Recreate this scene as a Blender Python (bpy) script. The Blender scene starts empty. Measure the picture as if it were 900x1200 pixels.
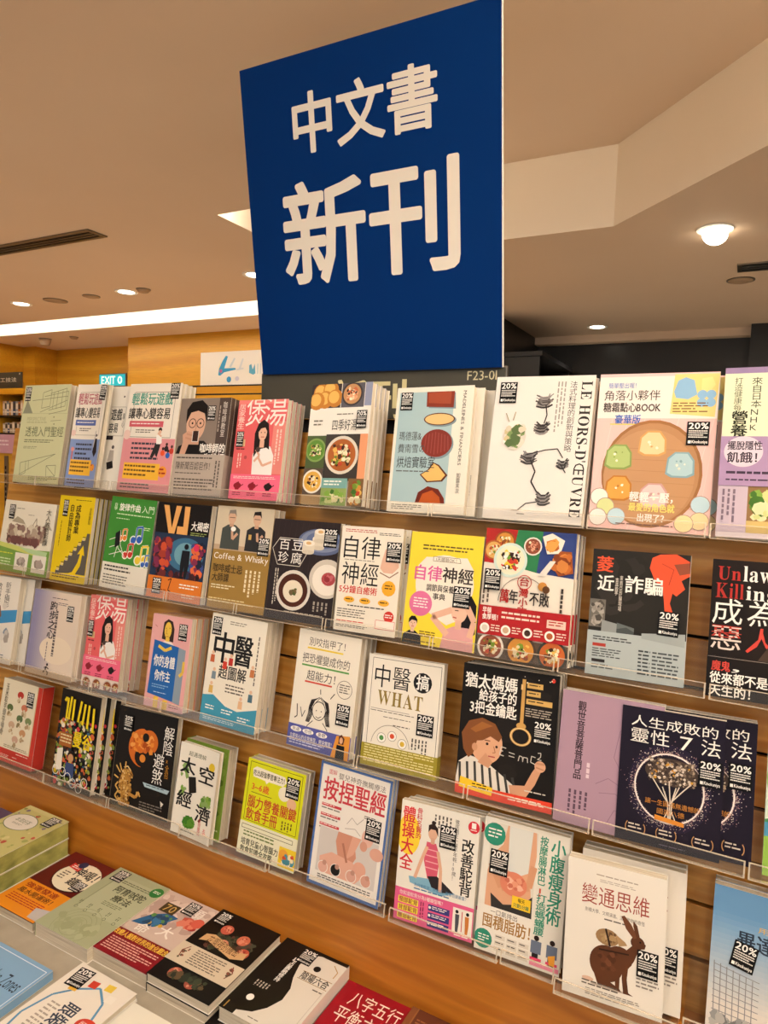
import bpy, math, random
from mathutils import Matrix, Vector
SC = bpy.context.scene
COL = SC.collection
# ---------------------------------------------------------------- camera, world, lights, exposure
EYE = 1.55                                    # eye height above the floor
cam_d = bpy.data.cameras.new('camera'); cam = bpy.data.objects.new('camera', cam_d); COL.objects.link(cam)
R_ = Vector((0.88114805, 0.47132429, 0.0378355)); U_ = Vector((-0.06946201, 0.0498795, 0.99633682)); F_ = Vector((-0.46771053, 0.88054838, -0.07669036))
m = Matrix((R_, U_, -F_)).transposed().to_4x4(); m.translation = (0, 0, EYE); cam.matrix_world = m
cam_d.sensor_fit = 'VERTICAL'; cam_d.sensor_height = 36.0; cam_d.lens = 36.0 * 799.3458 / 1200; cam_d.clip_start = 0.02
SC.camera = cam
w = bpy.data.worlds.new('world'); SC.world = w; w.use_nodes = True
w.node_tree.nodes['Background'].inputs[0].default_value = (1, .985, .96, 1); w.node_tree.nodes['Background'].inputs[1].default_value = 0.66
SC.view_settings.view_transform = 'Standard'; SC.view_settings.look = 'None'; SC.view_settings.gamma = 1; SC.view_settings.use_curve_mapping = False
SC.view_settings.exposure = 0.0
WARM = (1, .965, .915)
CZ = EYE + 1.0                                # lower ceiling
UZ = EYE + 1.33                               # raised ceiling of the recess
# recessed downlights, rows after the first added out of view to brighten: (x, y, watts, aim point or None)
DOWN = [(-.194, 3.179, 85, None), (-1.026, 5.065, 80, None), (-4.618, 3.112, 95, None), (-3.569, 3.116, 95, None), (-2.506, 3.079, 80, None),
        (-2.3, -.9, 8, (-1.6, 1.1, 1.2)), (-1.45, -1.2, 12, (-1.1, 1.1, 1.15)), (-.62, -1.45, 17, (-.55, 1.1, 1.05)), (.45, -1.25, 22, (-.1, 1.08, .95)), (1.45, -.9, 22, (.1, 1.1, .95)),
        (.12, .62, 15, (.0, 1.1, .8)), (-.8, .55, 10, (-.8, 1.1, .8)), (-1.7, .55, 5, (-1.7, 1.1, .8)),
        (-3.0, .3, 30, None), (-.3, -1.6, 60, None), (-2.4, -1.6, 60, None), (1.6, -1.0, 60, None), (1.6, 3.4, 75, None), (1.6, 4.7, 60, None), (-5.2, 1.4, 45, None)]

# ---------------------------------------------------------------- helpers
def lin(h):
    if not isinstance(h, str): return h
    h = h.lstrip('#')
    if len(h) == 3: h = ''.join(x * 2 for x in h)
    o = []
    for i in (0, 2, 4):
        v = int(h[i:i + 2], 16) / 255
        o.append(v / 12.92 if v <= .04045 else ((v + .055) / 1.055) ** 2.4)
    return (*o, 1.0)
def mat(name, col='#fff', rough=.5, metal=0, emit=None, es=1, spec=.5, coat=0):
    M = bpy.data.materials.new(name); M.use_nodes = True
    b = M.node_tree.nodes['Principled BSDF']
    b.inputs['Base Color'].default_value = lin(col); b.inputs['Roughness'].default_value = rough; b.inputs['Metallic'].default_value = metal
    b.inputs['Specular IOR Level'].default_value = spec; b.inputs['Coat Weight'].default_value = coat
    if emit: b.inputs['Emission Color'].default_value = lin(emit); b.inputs['Emission Strength'].default_value = es
    return M
def nodes(M): return M.node_tree.nodes, M.node_tree.links, M.node_tree.nodes['Principled BSDF']
def noisy(M, c1, c2, scale, detail=3, stretch=(1, 1, 1), bump=0):
    N, L, b = nodes(M)
    tc = N.new('ShaderNodeTexCoord'); mp = N.new('ShaderNodeMapping'); mp.inputs['Scale'].default_value = stretch
    nz = N.new('ShaderNodeTexNoise'); nz.inputs['Scale'].default_value = scale; nz.inputs['Detail'].default_value = detail
    cr = N.new('ShaderNodeValToRGB'); cr.color_ramp.elements[0].color = lin(c1); cr.color_ramp.elements[1].color = lin(c2)
    cr.color_ramp.elements[0].position = .3; cr.color_ramp.elements[1].position = .7
    L.new(tc.outputs['Object'], mp.inputs[0]); L.new(mp.outputs[0], nz.inputs['Vector']); L.new(nz.outputs[0], cr.inputs[0]); L.new(cr.outputs[0], b.inputs['Base Color'])
    if bump:
        bp = N.new('ShaderNodeBump'); bp.inputs['Strength'].default_value = bump; L.new(nz.outputs[0], bp.inputs['Height']); L.new(bp.outputs[0], b.inputs['Normal'])
    return M
def wood(name, c1, c2, c3, scale, stretch, dist, rough=.38):
    M = mat(name, '#a60', rough); N, L, b = nodes(M)
    tc = N.new('ShaderNodeTexCoord'); mp = N.new('ShaderNodeMapping'); mp.inputs['Scale'].default_value = stretch
    wv = N.new('ShaderNodeTexWave'); wv.wave_type = 'BANDS'; wv.bands_direction = 'Z'
    wv.inputs['Scale'].default_value = scale; wv.inputs['Distortion'].default_value = dist; wv.inputs['Detail'].default_value = 3; wv.inputs['Detail Scale'].default_value = .8
    nz = N.new('ShaderNodeTexNoise'); nz.inputs['Scale'].default_value = 60; nz.inputs['Detail'].default_value = 4
    m2 = N.new('ShaderNodeMapping'); m2.inputs['Scale'].default_value = (.12, 1, 2.2)
    cr = N.new('ShaderNodeValToRGB'); e = cr.color_ramp.elements
    e[0].color = lin(c1); e[1].color = lin(c2); e[1].position = .55; k = e.new(1.0); k.color = lin(c3)
    mx = N.new('ShaderNodeMix'); mx.data_type = 'RGBA'; mx.blend_type = 'MULTIPLY'; mx.inputs[0].default_value = .35
    L.new(tc.outputs['Object'], mp.inputs[0]); L.new(mp.outputs[0], wv.inputs['Vector']); L.new(wv.outputs['Fac'], cr.inputs[0])
    L.new(tc.outputs['Object'], m2.inputs[0]); L.new(m2.outputs[0], nz.inputs['Vector'])
    L.new(cr.outputs[0], mx.inputs[6]); L.new(nz.outputs[0], mx.inputs[7]); L.new(mx.outputs[2], b.inputs['Base Color'])
    return M
M_PRINT = mat('printed_card', '#fff', .3, spec=.18)
_N, _L, _b = nodes(M_PRINT); _a = _N.new('ShaderNodeAttribute'); _a.attribute_name = 'Col'; _L.new(_a.outputs['Color'], _b.inputs['Base Color'])
M_PAGE = noisy(mat('page_edges', '#ddd', .8), '#b9ab93', '#e9dfcb', 260, 2, (.03, .03, 4))
M_CEIL = noisy(mat('ceiling_paint', '#ccc', .85), '#e3cab1', '#e7cfb7', 1.2)
M_FASC = noisy(mat('fascia_paint', '#ccc', .85), '#f1e3cd', '#f3e6d2', 1.5)
M_WHITE = mat('white_paint', '#f4efe6', .7)
M_SLAT = wood('slat_wood', '#dc9c46', '#e2a44e', '#cf8c38', 9, (.25, 1, 1), 5)
M_BOARD = wood('board_wood', '#c2761f', '#c87d25', '#b3691a', 6, (.42, 1, 1), 6)
M_WALL = wood('wall_veneer', '#eaa822', '#eeb02c', '#de9a1a', 1.3, (.3, 1, 1), 3, .4)
M_DARK = noisy(mat('black_laminate', '#111', .35), '#0c0a09', '#120f0d', 4)
M_GREY = mat('grey_board', '#4b483f', .5)
M_TABLE = noisy(mat('grey_laminate', '#aaa', .45), '#a39a88', '#ada492', 30)
M_BOX = noisy(mat('box_card', '#9a9', .5), '#6d7336', '#b9b565', 22, 4, (1, 1, 1.5))
M_METAL = mat('brushed_metal', '#8a8378', .35, .9)
M_GAP = mat('groove_black', '#0c0a08', .8)
M_FLOOR = noisy(mat('floor_tile', '#a98', .35), '#cfc1aa', '#d6c9b4', 6)
M_LAMP = mat('lamp_glow', '#fff', .5, emit='#fff2da', es=9)
M_FILL = mat('recess_fill_glow', '#fff', .5, emit='#fff1de', es=135)  # added fill glow, unseen, lifts the raised ceiling and fascia
M_COVE = mat('cove_tube', '#fff', .5, emit='#fff4e4', es=14)
M_EDGE = mat('acrylic_edge_glint', '#f3e2c8', .25); M_EDGE.node_tree.nodes['Principled BSDF'].inputs['Alpha'].default_value = .5  # pale cream paints in the light the tray edges catch
M_ACR = bpy.data.materials.new('clear_acrylic'); M_ACR.use_nodes = True
_t = M_ACR.node_tree; _t.nodes.remove(_t.nodes['Principled BSDF']); _o = _t.nodes['Material Output']
_tr = _t.nodes.new('ShaderNodeBsdfTransparent'); _tr.inputs[0].default_value = (.995, .992, .985, 1)
_gl = _t.nodes.new('ShaderNodeBsdfGlossy'); _gl.inputs['Roughness'].default_value = .12
_df = _t.nodes.new('ShaderNodeBsdfDiffuse'); _df.inputs[0].default_value = (.9, .84, .74, 1)
_fr = _t.nodes.new('ShaderNodeFresnel'); _fr.inputs[0].default_value = 1.49
_m1 = _t.nodes.new('ShaderNodeMixShader'); _m2 = _t.nodes.new('ShaderNodeMixShader'); _m2.inputs[0].default_value = .018
_hf = _t.nodes.new('ShaderNodeMath'); _hf.operation = 'MULTIPLY'; _hf.inputs[1].default_value = .22; _t.links.new(_fr.outputs[0], _hf.inputs[0]); _t.links.new(_hf.outputs[0], _m1.inputs[0]); _t.links.new(_tr.outputs[0], _m1.inputs[1]); _t.links.new(_gl.outputs[0], _m1.inputs[2])
_t.links.new(_m1.outputs[0], _m2.inputs[1]); _t.links.new(_df.outputs[0], _m2.inputs[2]); _t.links.new(_m2.outputs[0], _o.inputs[0])

class MB:                                     # collects shapes into one mesh
    def __init__(s): s.v = []; s.f = []; s.m = []; s.mats = []
    def mi(s, M):
        if M not in s.mats: s.mats.append(M)
        return s.mats.index(M)
    def poly(s, pts, M):
        n = len(s.v); s.v += [tuple(p) for p in pts]; s.f.append(tuple(range(n, n + len(pts)))); s.m.append(s.mi(M)); return s
    def hexa(s, p, M):                        # 8 points: bottom ring of 4, top ring of 4
        n = len(s.v); s.v += [tuple(q) for q in p]; k = s.mi(M)
        for f in ((3, 2, 1, 0), (4, 5, 6, 7), (0, 1, 5, 4), (1, 2, 6, 5), (2, 3, 7, 6), (3, 0, 4, 7)):
            s.f.append(tuple(n + i for i in f)); s.m.append(k)
        return s
    def box(s, x0, y0, z0, x1, y1, z1, M):
        return s.hexa([(x0, y0, z0), (x1, y0, z0), (x1, y1, z0), (x0, y1, z0), (x0, y0, z1), (x1, y0, z1), (x1, y1, z1), (x0, y1, z1)], M)
    def prism(s, pts, z0, z1, M):             # polygon in xy, extruded in z
        n = len(s.v); k = len(pts); s.v += [(x, y, z0) for x, y in pts] + [(x, y, z1) for x, y in pts]; q = s.mi(M)
        s.f.append(tuple(range(n + k - 1, n - 1, -1))); s.f.append(tuple(range(n + k, n + 2 * k))); s.m += [q, q]
        for i in range(k): s.f.append((n + i, n + (i + 1) % k, n + k + (i + 1) % k, n + k + i)); s.m.append(q)
        return s
    def lathe(s, prof, M, n=28):              # profile (r, z) around z
        b = len(s.v); q = s.mi(M)
        for r, z in prof: s.v += [(r * math.cos(2 * math.pi * i / n), r * math.sin(2 * math.pi * i / n), z) for i in range(n)]
        for j in range(len(prof) - 1):
            for i in range(n): s.f.append((b + j * n + i, b + j * n + (i + 1) % n, b + (j + 1) * n + (i + 1) % n, b + (j + 1) * n + i)); s.m.append(q)
        return s
    def build(s, name, parent=None, M=None, bevel=0):
        me = bpy.data.meshes.new(name); me.from_pydata(s.v, [], s.f)
        for x in s.mats: me.materials.append(x)
        for p, k in zip(me.polygons, s.m): p.material_index = k
        o = bpy.data.objects.new(name, me); COL.objects.link(o)
        if parent: o.parent = parent
        if M is not None: o.matrix_basis = M
        if bevel:
            bv = o.modifiers.new('edge', 'BEVEL'); bv.width = bevel; bv.segments = 2; bv.limit_method = 'ANGLE'
        return o
def tag(o, label, cat, group=None):
    o['label'] = label; o['category'] = cat
    if group: o['group'] = group
    return o
def struct(o): o['kind'] = 'structure'; return o
def empty(name, M, label, cat, group=None):
    o = bpy.data.objects.new(name, None); COL.objects.link(o); o.empty_display_size = .02; o.matrix_world = M
    return tag(o, label, cat, group)
def T(x, y, z): return Matrix.Translation((x, y, z))

# ---------------------------------------------------------------- printed art: coordinates in percent of the cover, y down
OVER = [((0, 0, 0),), ((-.017, -.012, 0), (.017, -.012, .22), (-.017, .012, .44), (.017, .012, .66)), tuple((.02 * math.cos(i * .3927), .02 * math.sin(i * .3927), i * .12) for i in range(16))]      # heavy print is struck four times
CHARS = [set(), set()]; GLYPH = [{}, {}]
def is_cjk(s): return any('\u2e80' <= c <= '\u9fff' or '\uff00' <= c <= '\uffef' or '\u3000' <= c <= '\u30ff' for c in s)
CURL = [0]
class Art:
    def __init__(s, w, h): s.w = w; s.h = h; s.c = []; s.curl = CURL[0]; s.k = 0; s.A = w / h
    def add(s, polys, col): s.k += 1; s.c.append(('p', polys, lin(col), s.k)); return s
    def r(s, x0, y0, x1, y1, col):
        n = 30 if s.curl else 1; P = []
        for i in range(n):
            a = x0 + (x1 - x0) * i / n; b = x0 + (x1 - x0) * (i + 1) / n; P.append([(a, y0), (b, y0), (b, y1), (a, y1)])
        return s.add(P, col)
    def p(s, pts, col): return s.add([pts], col)
    def e(s, cx, cy, rx, ry=None, col='#000', n=0, a0=0, a1=360):
        n = n or (30 if rx > 13 else 16)
        ry = rx * s.A if ry is None else ry
        return s.add([[(cx + rx * math.cos(math.radians(a0 + (a1 - a0) * i / n)), cy + ry * math.sin(math.radians(a0 + (a1 - a0) * i / n))) for i in range(n if a1 - a0 == 360 else n + 1)]], col)
    def ring(s, cx, cy, rx, wd, col, ry=None, a0=0, a1=360, n=24):
        ry = rx * s.A if ry is None else ry; q = wd / rx; P = []
        for i in range(n):
            t0 = math.radians(a0 + (a1 - a0) * i / n); t1 = math.radians(a0 + (a1 - a0) * (i + 1) / n)
            f = lambda t, k: (cx + rx * k * math.cos(t), cy + ry * k * math.sin(t))
            P.append([f(t0, 1), f(t1, 1), f(t1, 1 - q), f(t0, 1 - q)])
        return s.add(P, col)
    def s(s, pts, wd, col):                   # stroke; wd in x-percent
        P = []
        for (x0, y0), (x1, y1) in zip(pts, pts[1:]):
            dx, dy = (x1 - x0), (y1 - y0) / s.A; l = math.hypot(dx, dy) or 1; nx, ny = -dy / l * wd / 2, dx / l * wd / 2 * s.A
            P.append([(x0 + nx, y0 + ny), (x1 + nx, y1 + ny), (x1 - nx, y1 - ny), (x0 - nx, y0 - ny)])
        return s.add(P, col)
    def l(s, x0, y0, x1, y1, n, col, seed=1, th=.42):   # rows of print too small to read
        rd = random.Random(seed); P = []; st = (y1 - y0) / n
        for i in range(n):
            y = y0 + st * i; x = x0; xe = x1 - (rd.random() * .35 * (x1 - x0) if i % 3 == 2 or n < 3 else 0)
            while x < xe:
                wd = min(rd.uniform(3, 9), xe - x); P.append([(x, y), (x + wd, y), (x + wd, y + st * th), (x, y + st * th)]); x += wd + 1.2
        return s.add(P, col)
    def lv(s, x0, y0, x1, y1, n, col, seed=1, th=.42):  # the same in columns
        rd = random.Random(seed); P = []; st = (x1 - x0) / n
        for i in range(n):
            x = x0 + st * i; y = y0; ye = y1 - rd.random() * .3 * (y1 - y0)
            while y < ye:
                hd = min(rd.uniform(1.5, 4), ye - y); P.append([(x, y), (x + st * th, y), (x + st * th, y + hd), (x, y + hd)]); y += hd + .9
        return s.add(P, col)
    def b(s, x0, y0, x1, y1, cols, n, r, seed=1):       # irregular dabs (food, leaves, crowds)
        rd = random.Random(seed)
        for i in range(n):
            q = r * rd.uniform(.5, 1.2); cx = rd.uniform(x0 + q, x1 - q); cy = rd.uniform(y0 + q * s.A, y1 - q * s.A); k = rd.randint(5, 8); t = rd.random() * 6
            s.add([[(cx + q * rd.uniform(.6, 1) * math.cos(t + j * 6.283 / k), cy + q * s.A * rd.uniform(.6, 1) * math.sin(t + j * 6.283 / k)) for j in range(k)]], rd.choice(cols))
        return s
    def t(s, txt, x0, y0, x1, y1, col, B=0, rot=0): s.k += 1; CHARS[0] |= set(txt); s.c.append(('t', txt, (x0, y0, x1, y1), lin(col), s.k, B, rot)); return s
    def v(s, txt, x0, y0, x1, y1, col, B=0):
        s.k += 1; CHARS[0] |= set(txt); s.c.append(('v', txt, (x0, y0, x1, y1), lin(col), s.k, B)); return s
    def emit(s, V, Fc, C, z0):
        W, H = s.w / 100, s.h / 100; clip = lambda v: min(max(v, 0), 100)
        def pt(x, y, k):
            x = clip(x); y = clip(y); u = x / 100
            return (x * W, s.h - y * H, z0 + k * 9e-6 + s.curl * (u - .5) ** 2)
        for c in s.c:
            if c[0] == 'p':
                for P in c[1]:
                    n = len(V); V += [pt(x, y, c[3]) for x, y in P]; Fc.append(tuple(range(n, n + len(P)))); C.append(c[2])
            else:
                txt, (x0, y0, x1, y1), col, k, B = c[1], c[2], c[3], c[4], c[5]; G = GLYPH[B]; rot = c[6] if c[0] == 't' else 0
                if c[0] == 't':
                    cj = is_cjk(txt); X = 0; items = []
                    for ch in txt:
                        if ch == ' ': X += .32; continue
                        g = G.get(ch)
                        if not g: continue
                        bx = g[2]
                        if cj and (is_cjk(ch)): items.append((g, X)); X += 1.0
                        else: items.append((g, X - bx[0])); X += bx[1] - bx[0] + .085
                    if not items: continue
                    a0 = min(g[2][0] + d for g, d in items); a1 = max(g[2][1] + d for g, d in items)
                    b0 = -.09 if cj else min(g[2][2] for g, d in items); b1 = .81 if cj else max(g[2][3] for g, d in items)
                    for (g, d), (ox, oy, oz) in [(i_, o_) for i_ in items for o_ in OVER[B]]:
                        n = len(V)
                        for gx, gy in g[0]:
                            u = (gx + ox + d - a0) / (a1 - a0); q = (b1 - gy - oy) / (b1 - b0)
                            if rot: x = x1 - q * (x1 - x0); y = y0 + u * (y1 - y0); 
                            else: x = x0 + u * (x1 - x0); y = y0 + q * (y1 - y0)
                            V.append(pt(x, y, k + oz))
                        for f in g[1]: Fc.append(tuple(n + i for i in f)); C.append(col)
                else:
                    ch_h = (y1 - y0) / len(txt)
                    for i, ch in enumerate(txt):
                        g = G.get(ch)
                        if not g: continue
                        for ox, oy, oz in OVER[B]:
                            n = len(V)
                            for gx, gy in g[0]: V.append(pt(x0 + (gx + ox - .04) / .92 * (x1 - x0), y0 + ch_h * i + (.82 - gy - oy) / .94 * ch_h, k + oz))
                            for f in g[1]: Fc.append(tuple(n + j for j in f)); C.append(col)
def make_glyphs():
    CHARS[0] |= CHARS[1]
    for B in (0,):
        L = sorted(c for c in CHARS[B] if c.strip())
        if not L: continue
        cu = bpy.data.curves.new('lettering', 'FONT'); cu.resolution_u = 2; cu.space_line = 2; cu.body = '\n'.join(L)
        o = bpy.data.objects.new('lettering', cu); COL.objects.link(o); bpy.context.view_layer.update()
        me = o.to_mesh(); rows = {}
        idx = {}
        for v in me.vertices:
            r = round((.35 - v.co.y) / 2); q = rows.setdefault(r, ([], [])); idx[v.index] = (r, len(q[0])); q[0].append((v.co.x, v.co.y + 2 * r))
        for p in me.polygons:
            vs = [idx[i] for i in p.vertices]
            if len({a for a, _ in vs}) == 1: rows[vs[0][0]][1].append(tuple(i for _, i in vs))
        for r, (V, Fc) in rows.items():
            if 0 <= r < len(L):
                xs = [a for a, _ in V]; ys = [b for _, b in V]; GLYPH[B][L[r]] = (V, Fc, (min(xs), max(xs), min(ys), max(ys)))
        o.to_mesh_clear(); bpy.data.objects.remove(o); bpy.data.curves.remove(cu); GLYPH[1] = GLYPH[0]; GLYPH.append(GLYPH[0])
def print_mesh(name, V, Fc, C):
    me = bpy.data.meshes.new(name); me.from_pydata(V, [], Fc)
    at = me.color_attributes.new('Col', 'FLOAT_COLOR', 'CORNER'); buf = []
    for p, c in zip(me.polygons, C): buf += list(c) * p.loop_total
    at.data.foreach_set('color', buf); me.materials.append(M_PRINT); return me
def cbox(V, Fc, C, x0, y0, z0, x1, y1, z1, col, curl=None, w=1):
    if curl:
        n0 = 30
        for i in range(n0):
            a = x0 + (x1 - x0) * i / n0; b = x0 + (x1 - x0) * (i + 1) / n0; za = curl * (a / w - .5) ** 2; zb = curl * (b / w - .5) ** 2
            n = len(V); V += [(a, y0, z0 + za), (b, y0, z0 + zb), (b, y1, z0 + zb), (a, y1, z0 + za), (a, y0, z1 + za), (b, y0, z1 + zb), (b, y1, z1 + zb), (a, y1, z1 + za)]
            for f in ((3, 2, 1, 0), (4, 5, 6, 7), (0, 1, 5, 4), (1, 2, 6, 5), (2, 3, 7, 6), (3, 0, 4, 7)): Fc.append(tuple(n + k for k in f)); C.append(col)
        return
    n = len(V); V += [(x0, y0, z0), (x1, y0, z0), (x1, y1, z0), (x0, y1, z0), (x0, y0, z1), (x1, y0, z1), (x1, y1, z1), (x0, y1, z1)]
    for f in ((3, 2, 1, 0), (4, 5, 6, 7), (0, 1, 5, 4), (1, 2, 6, 5), (2, 3, 7, 6), (3, 0, 4, 7)): Fc.append(tuple(n + k for k in f)); C.append(col)
def link(name, me, parent, M=None):
    o = bpy.data.objects.new(name, me); COL.objects.link(o); o.parent = parent
    if M is not None: o.matrix_basis = M
    return o
STICK = Art(.031, .038)
STICK.r(0, 0, 100, 100, '#0c0b0b').t('20%', 7, 5, 94, 31, '#f6f2ea', 1).l(8, 37, 92, 72, 4, '#e9e4da', 5, .5).r(8, 80, 21, 92, '#f2eee6').t('Kinokuniya', 25, 79, 94, 95, '#f2eee6', 1)
STICK_ME = []
BOOKS = []                                    # (key, art, obi art, parameters)
ALPHA = .16
SV = Vector((0, math.sin(ALPHA), math.cos(ALPHA))); SN = Vector((0, -math.cos(ALPHA), math.sin(ALPHA)))
ROW = {1: Vector((0, 1.1557, EYE - .0981)), 2: Vector((0, 1.1182, EYE - .3344)), 3: Vector((0, 1.0806, EYE - .5708)), 4: Vector((0, 1.0431, EYE - .8071))}
def stand(row, q):                            # matrix of a book leaning on its ledge; q = x, w, h, forward, roll, yaw
    x, w_, h_, dn, ro, yw = q
    ax = Vector((1, 0, 0)); a2 = math.cos(yw) * ax + math.sin(yw) * SN
    ur = math.cos(ro) * a2 + math.sin(ro) * SV; vr = math.cos(ro) * SV - math.sin(ro) * a2; n = ur.cross(vr)
    m = Matrix((ur, vr, n)).transposed().to_4x4(); m.translation = ROW[row] + Vector((x, 0, 0)) + dn * SN + max(0, -ro * w_) * SV
    return m
def lie(x, y, z, rot=0): return T(x, y, z + EYE) @ Matrix.Rotation(rot, 4, 'Z')
def cover_mesh(a, t, spine, sp_col, back, edge):
    V, Fc, C = [], [], []; w_, h_ = a.w, a.h; bt = .0007
    cbox(V, Fc, C, 0, 0, -bt, w_, h_, 0, edge, a.curl, w_); cbox(V, Fc, C, 0, 0, -t, w_, h_, -t + bt, back)
    if not a.curl:
        if spine == 'L': cbox(V, Fc, C, 0, 0, -t + bt, bt, h_, -bt, sp_col)
        else: cbox(V, Fc, C, w_ - bt, 0, -t + bt, w_, h_, -bt, sp_col)
    a.emit(V, Fc, C, .0003 if a.curl else .00012); return print_mesh('book_cover', V, Fc, C)
ORD = ['', 'second', 'third', 'fourth', 'fifth']
def put_book(name, a, M, t, label, short, bg='#eee', n=1, spine='L', spc=None, back='#e8e2d6', obi=None, st=None, dx=0, group=None, up=0, boxed=None, edge=0):
    """one book and the copies stacked behind it; obi = (art, y0, y1, colour); st = sticker (x, y, scale, turn)"""
    w_, h_ = a.w, a.h
    root = empty(name, M, label, 'book', ('copies of the ' + short) if n > 1 else group)
    link('book_cover', cover_mesh(a, t, spine, lin(spc or bg), lin(back), lin(bg if edge else '#ddd5c6')), root)
    i0 = .0008 if spine == 'L' else .002; i1 = .002 if spine == 'L' else .0008
    zt = -.0008 if not a.curl else -.0009
    bl = link('box_body' if boxed else 'page_block', page_me(i0, w_ - i1, h_, t, zt), root)
    if boxed: bl.data.materials[0] = boxed
    zz = .0002 + a.k * 9e-6
    if obi:
        oa, y0, y1, oc = obi; V, Fc, C = [], [], []
        cbox(V, Fc, C, -.0004, h_ * (1 - y1 / 100), zz, w_ + .0004, h_ * (1 - y0 / 100), zz + .0003, lin(oc))
        if spine == 'R': cbox(V, Fc, C, w_ + .0001, h_ * (1 - y1 / 100), -t, w_ + .0004, h_ * (1 - y0 / 100), zz, lin(oc))
        oa.emit(V, Fc, C, zz + .0004); link('belly_band', print_mesh('belly_band', V, Fc, C), root); zz += .0006 + oa.k * 9e-6
    if st:
        if not STICK_ME:
            V, Fc, C = [], [], []; cbox(V, Fc, C, 0, 0, 0, STICK.w, STICK.h, .0001, lin('#0c0b0b')); STICK.emit(V, Fc, C, .00012); STICK_ME.append(print_mesh('discount_sticker', V, Fc, C))
        sx, sy, ss, sr = st; sxx, syy = (ss if isinstance(ss, tuple) else (ss, ss))
        sm = T(w_ * sx / 100, h_ * (1 - sy / 100) - STICK.h * syy, zz + .0002 + (a.curl * .25 if a.curl else 0)) @ Matrix.Rotation(math.radians(sr), 4, 'Z') @ Matrix.Diagonal((sxx, syy, 1, 1))
        o = link('discount_sticker', STICK_ME[0], root, sm); o['label'] = 'black sticker reading 20%'
    kids = [c for c in root.children]; rd = random.Random(len(short) * 7 + n)
    for k in range(1, n):
        r = root.copy(); COL.objects.link(r)
        r.matrix_world = M @ T(dx * (k / max(1, n - 1) if n > 2 else 1) + rd.uniform(-.0012, .0012), up * k, -k * (t + .002))
        r['label'] = f'{ORD[k]} copy from the front in the {short} stack'
        for c in kids:
            d = c.copy(); COL.objects.link(d); d.parent = r
    return root
def page_me(x0, x1, h_, t, zt):
    b = MB().box(x0, .0012, -t + .0008, x1, h_ - .0012, zt, M_PAGE); me = bpy.data.meshes.new('page_block'); me.from_pydata(b.v, [], b.f); me.materials.append(M_PAGE); return me
# ---------------------------------------------------------------- cover designs
BK = '#161414'; WH = '#f4efe6'; CR = '#ece3d2'
def blank(w_, h_, bg): return Art(w_, h_).r(0, 0, 100, 100, bg)
def bust(a, cx, cy, s, hair, skin, cloth, long=0):   # head and shoulders, s = head half width
    k = s * a.A
    a.p([(cx - s * 2.3, cy + k * 5), (cx - s * 2.1, cy + k * 2.6), (cx - s * .7, cy + k * 1.6), (cx + s * .7, cy + k * 1.6), (cx + s * 2.1, cy + k * 2.6), (cx + s * 2.3, cy + k * 5)], cloth)
    if long: a.p([(cx - s * 1.25, cy + k * long), (cx - s * 1.25, cy - k * .2), (cx - s * .8, cy - k * 1.2), (cx + s * .8, cy - k * 1.2), (cx + s * 1.3, cy - k * .2), (cx + s * 1.35, cy + k * long)], hair)
    a.r(cx - s * .4, cy + k * .6, cx + s * .4, cy + k * 1.9, skin)
    a.e(cx, cy, s * .95, k * 1.25, skin)
    a.p([(cx - s * 1.02, cy + k * .1), (cx - s * 1.0, cy - k * .8), (cx - s * .5, cy - k * 1.45), (cx + s * .4, cy - k * 1.5), (cx + s * 1.0, cy - k * .8), (cx + s * 1.02, cy + k * .1), (cx + s * .75, cy - k * .5), (cx - s * .3, cy - k * .65)], hair)
    for d in (-.38, .38): a.e(cx + s * d, cy - k * .05, s * .11, k * .09, '#2a1c16', 8)
    a.s([(cx, cy), (cx - s * .1, cy + k * .4), (cx + s * .1, cy + k * .42)], s * .07, '#a9745a'); a.s([(cx - s * .3, cy + k * .72), (cx + s * .3, cy + k * .72)], s * .14, '#a8453f')
def plate(a, cx, cy, r, rim, food, cols, seed, n=14):
    a.e(cx, cy, r, None, rim); a.e(cx, cy, r * .84, None, food); q = r * .62
    a.b(cx - q, cy - q * a.A, cx + q, cy + q * a.A, cols, n, r * .3, seed)
    return a.b(cx - q, cy - q * a.A, cx + q, cy + q * a.A, cols + ['#3a2418', '#f3e6c4'], n * 2, r * .15, seed + 50)
FOOD = ['#c98a3c', '#e0b25a', '#8a4a22', '#6f8a2c', '#d9c9a0', '#b8452a', '#efe0b8']
GRN = ['#5d8a33', '#7fa544', '#c9cf8a', '#3f6a26', '#e0d9a8']
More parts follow.
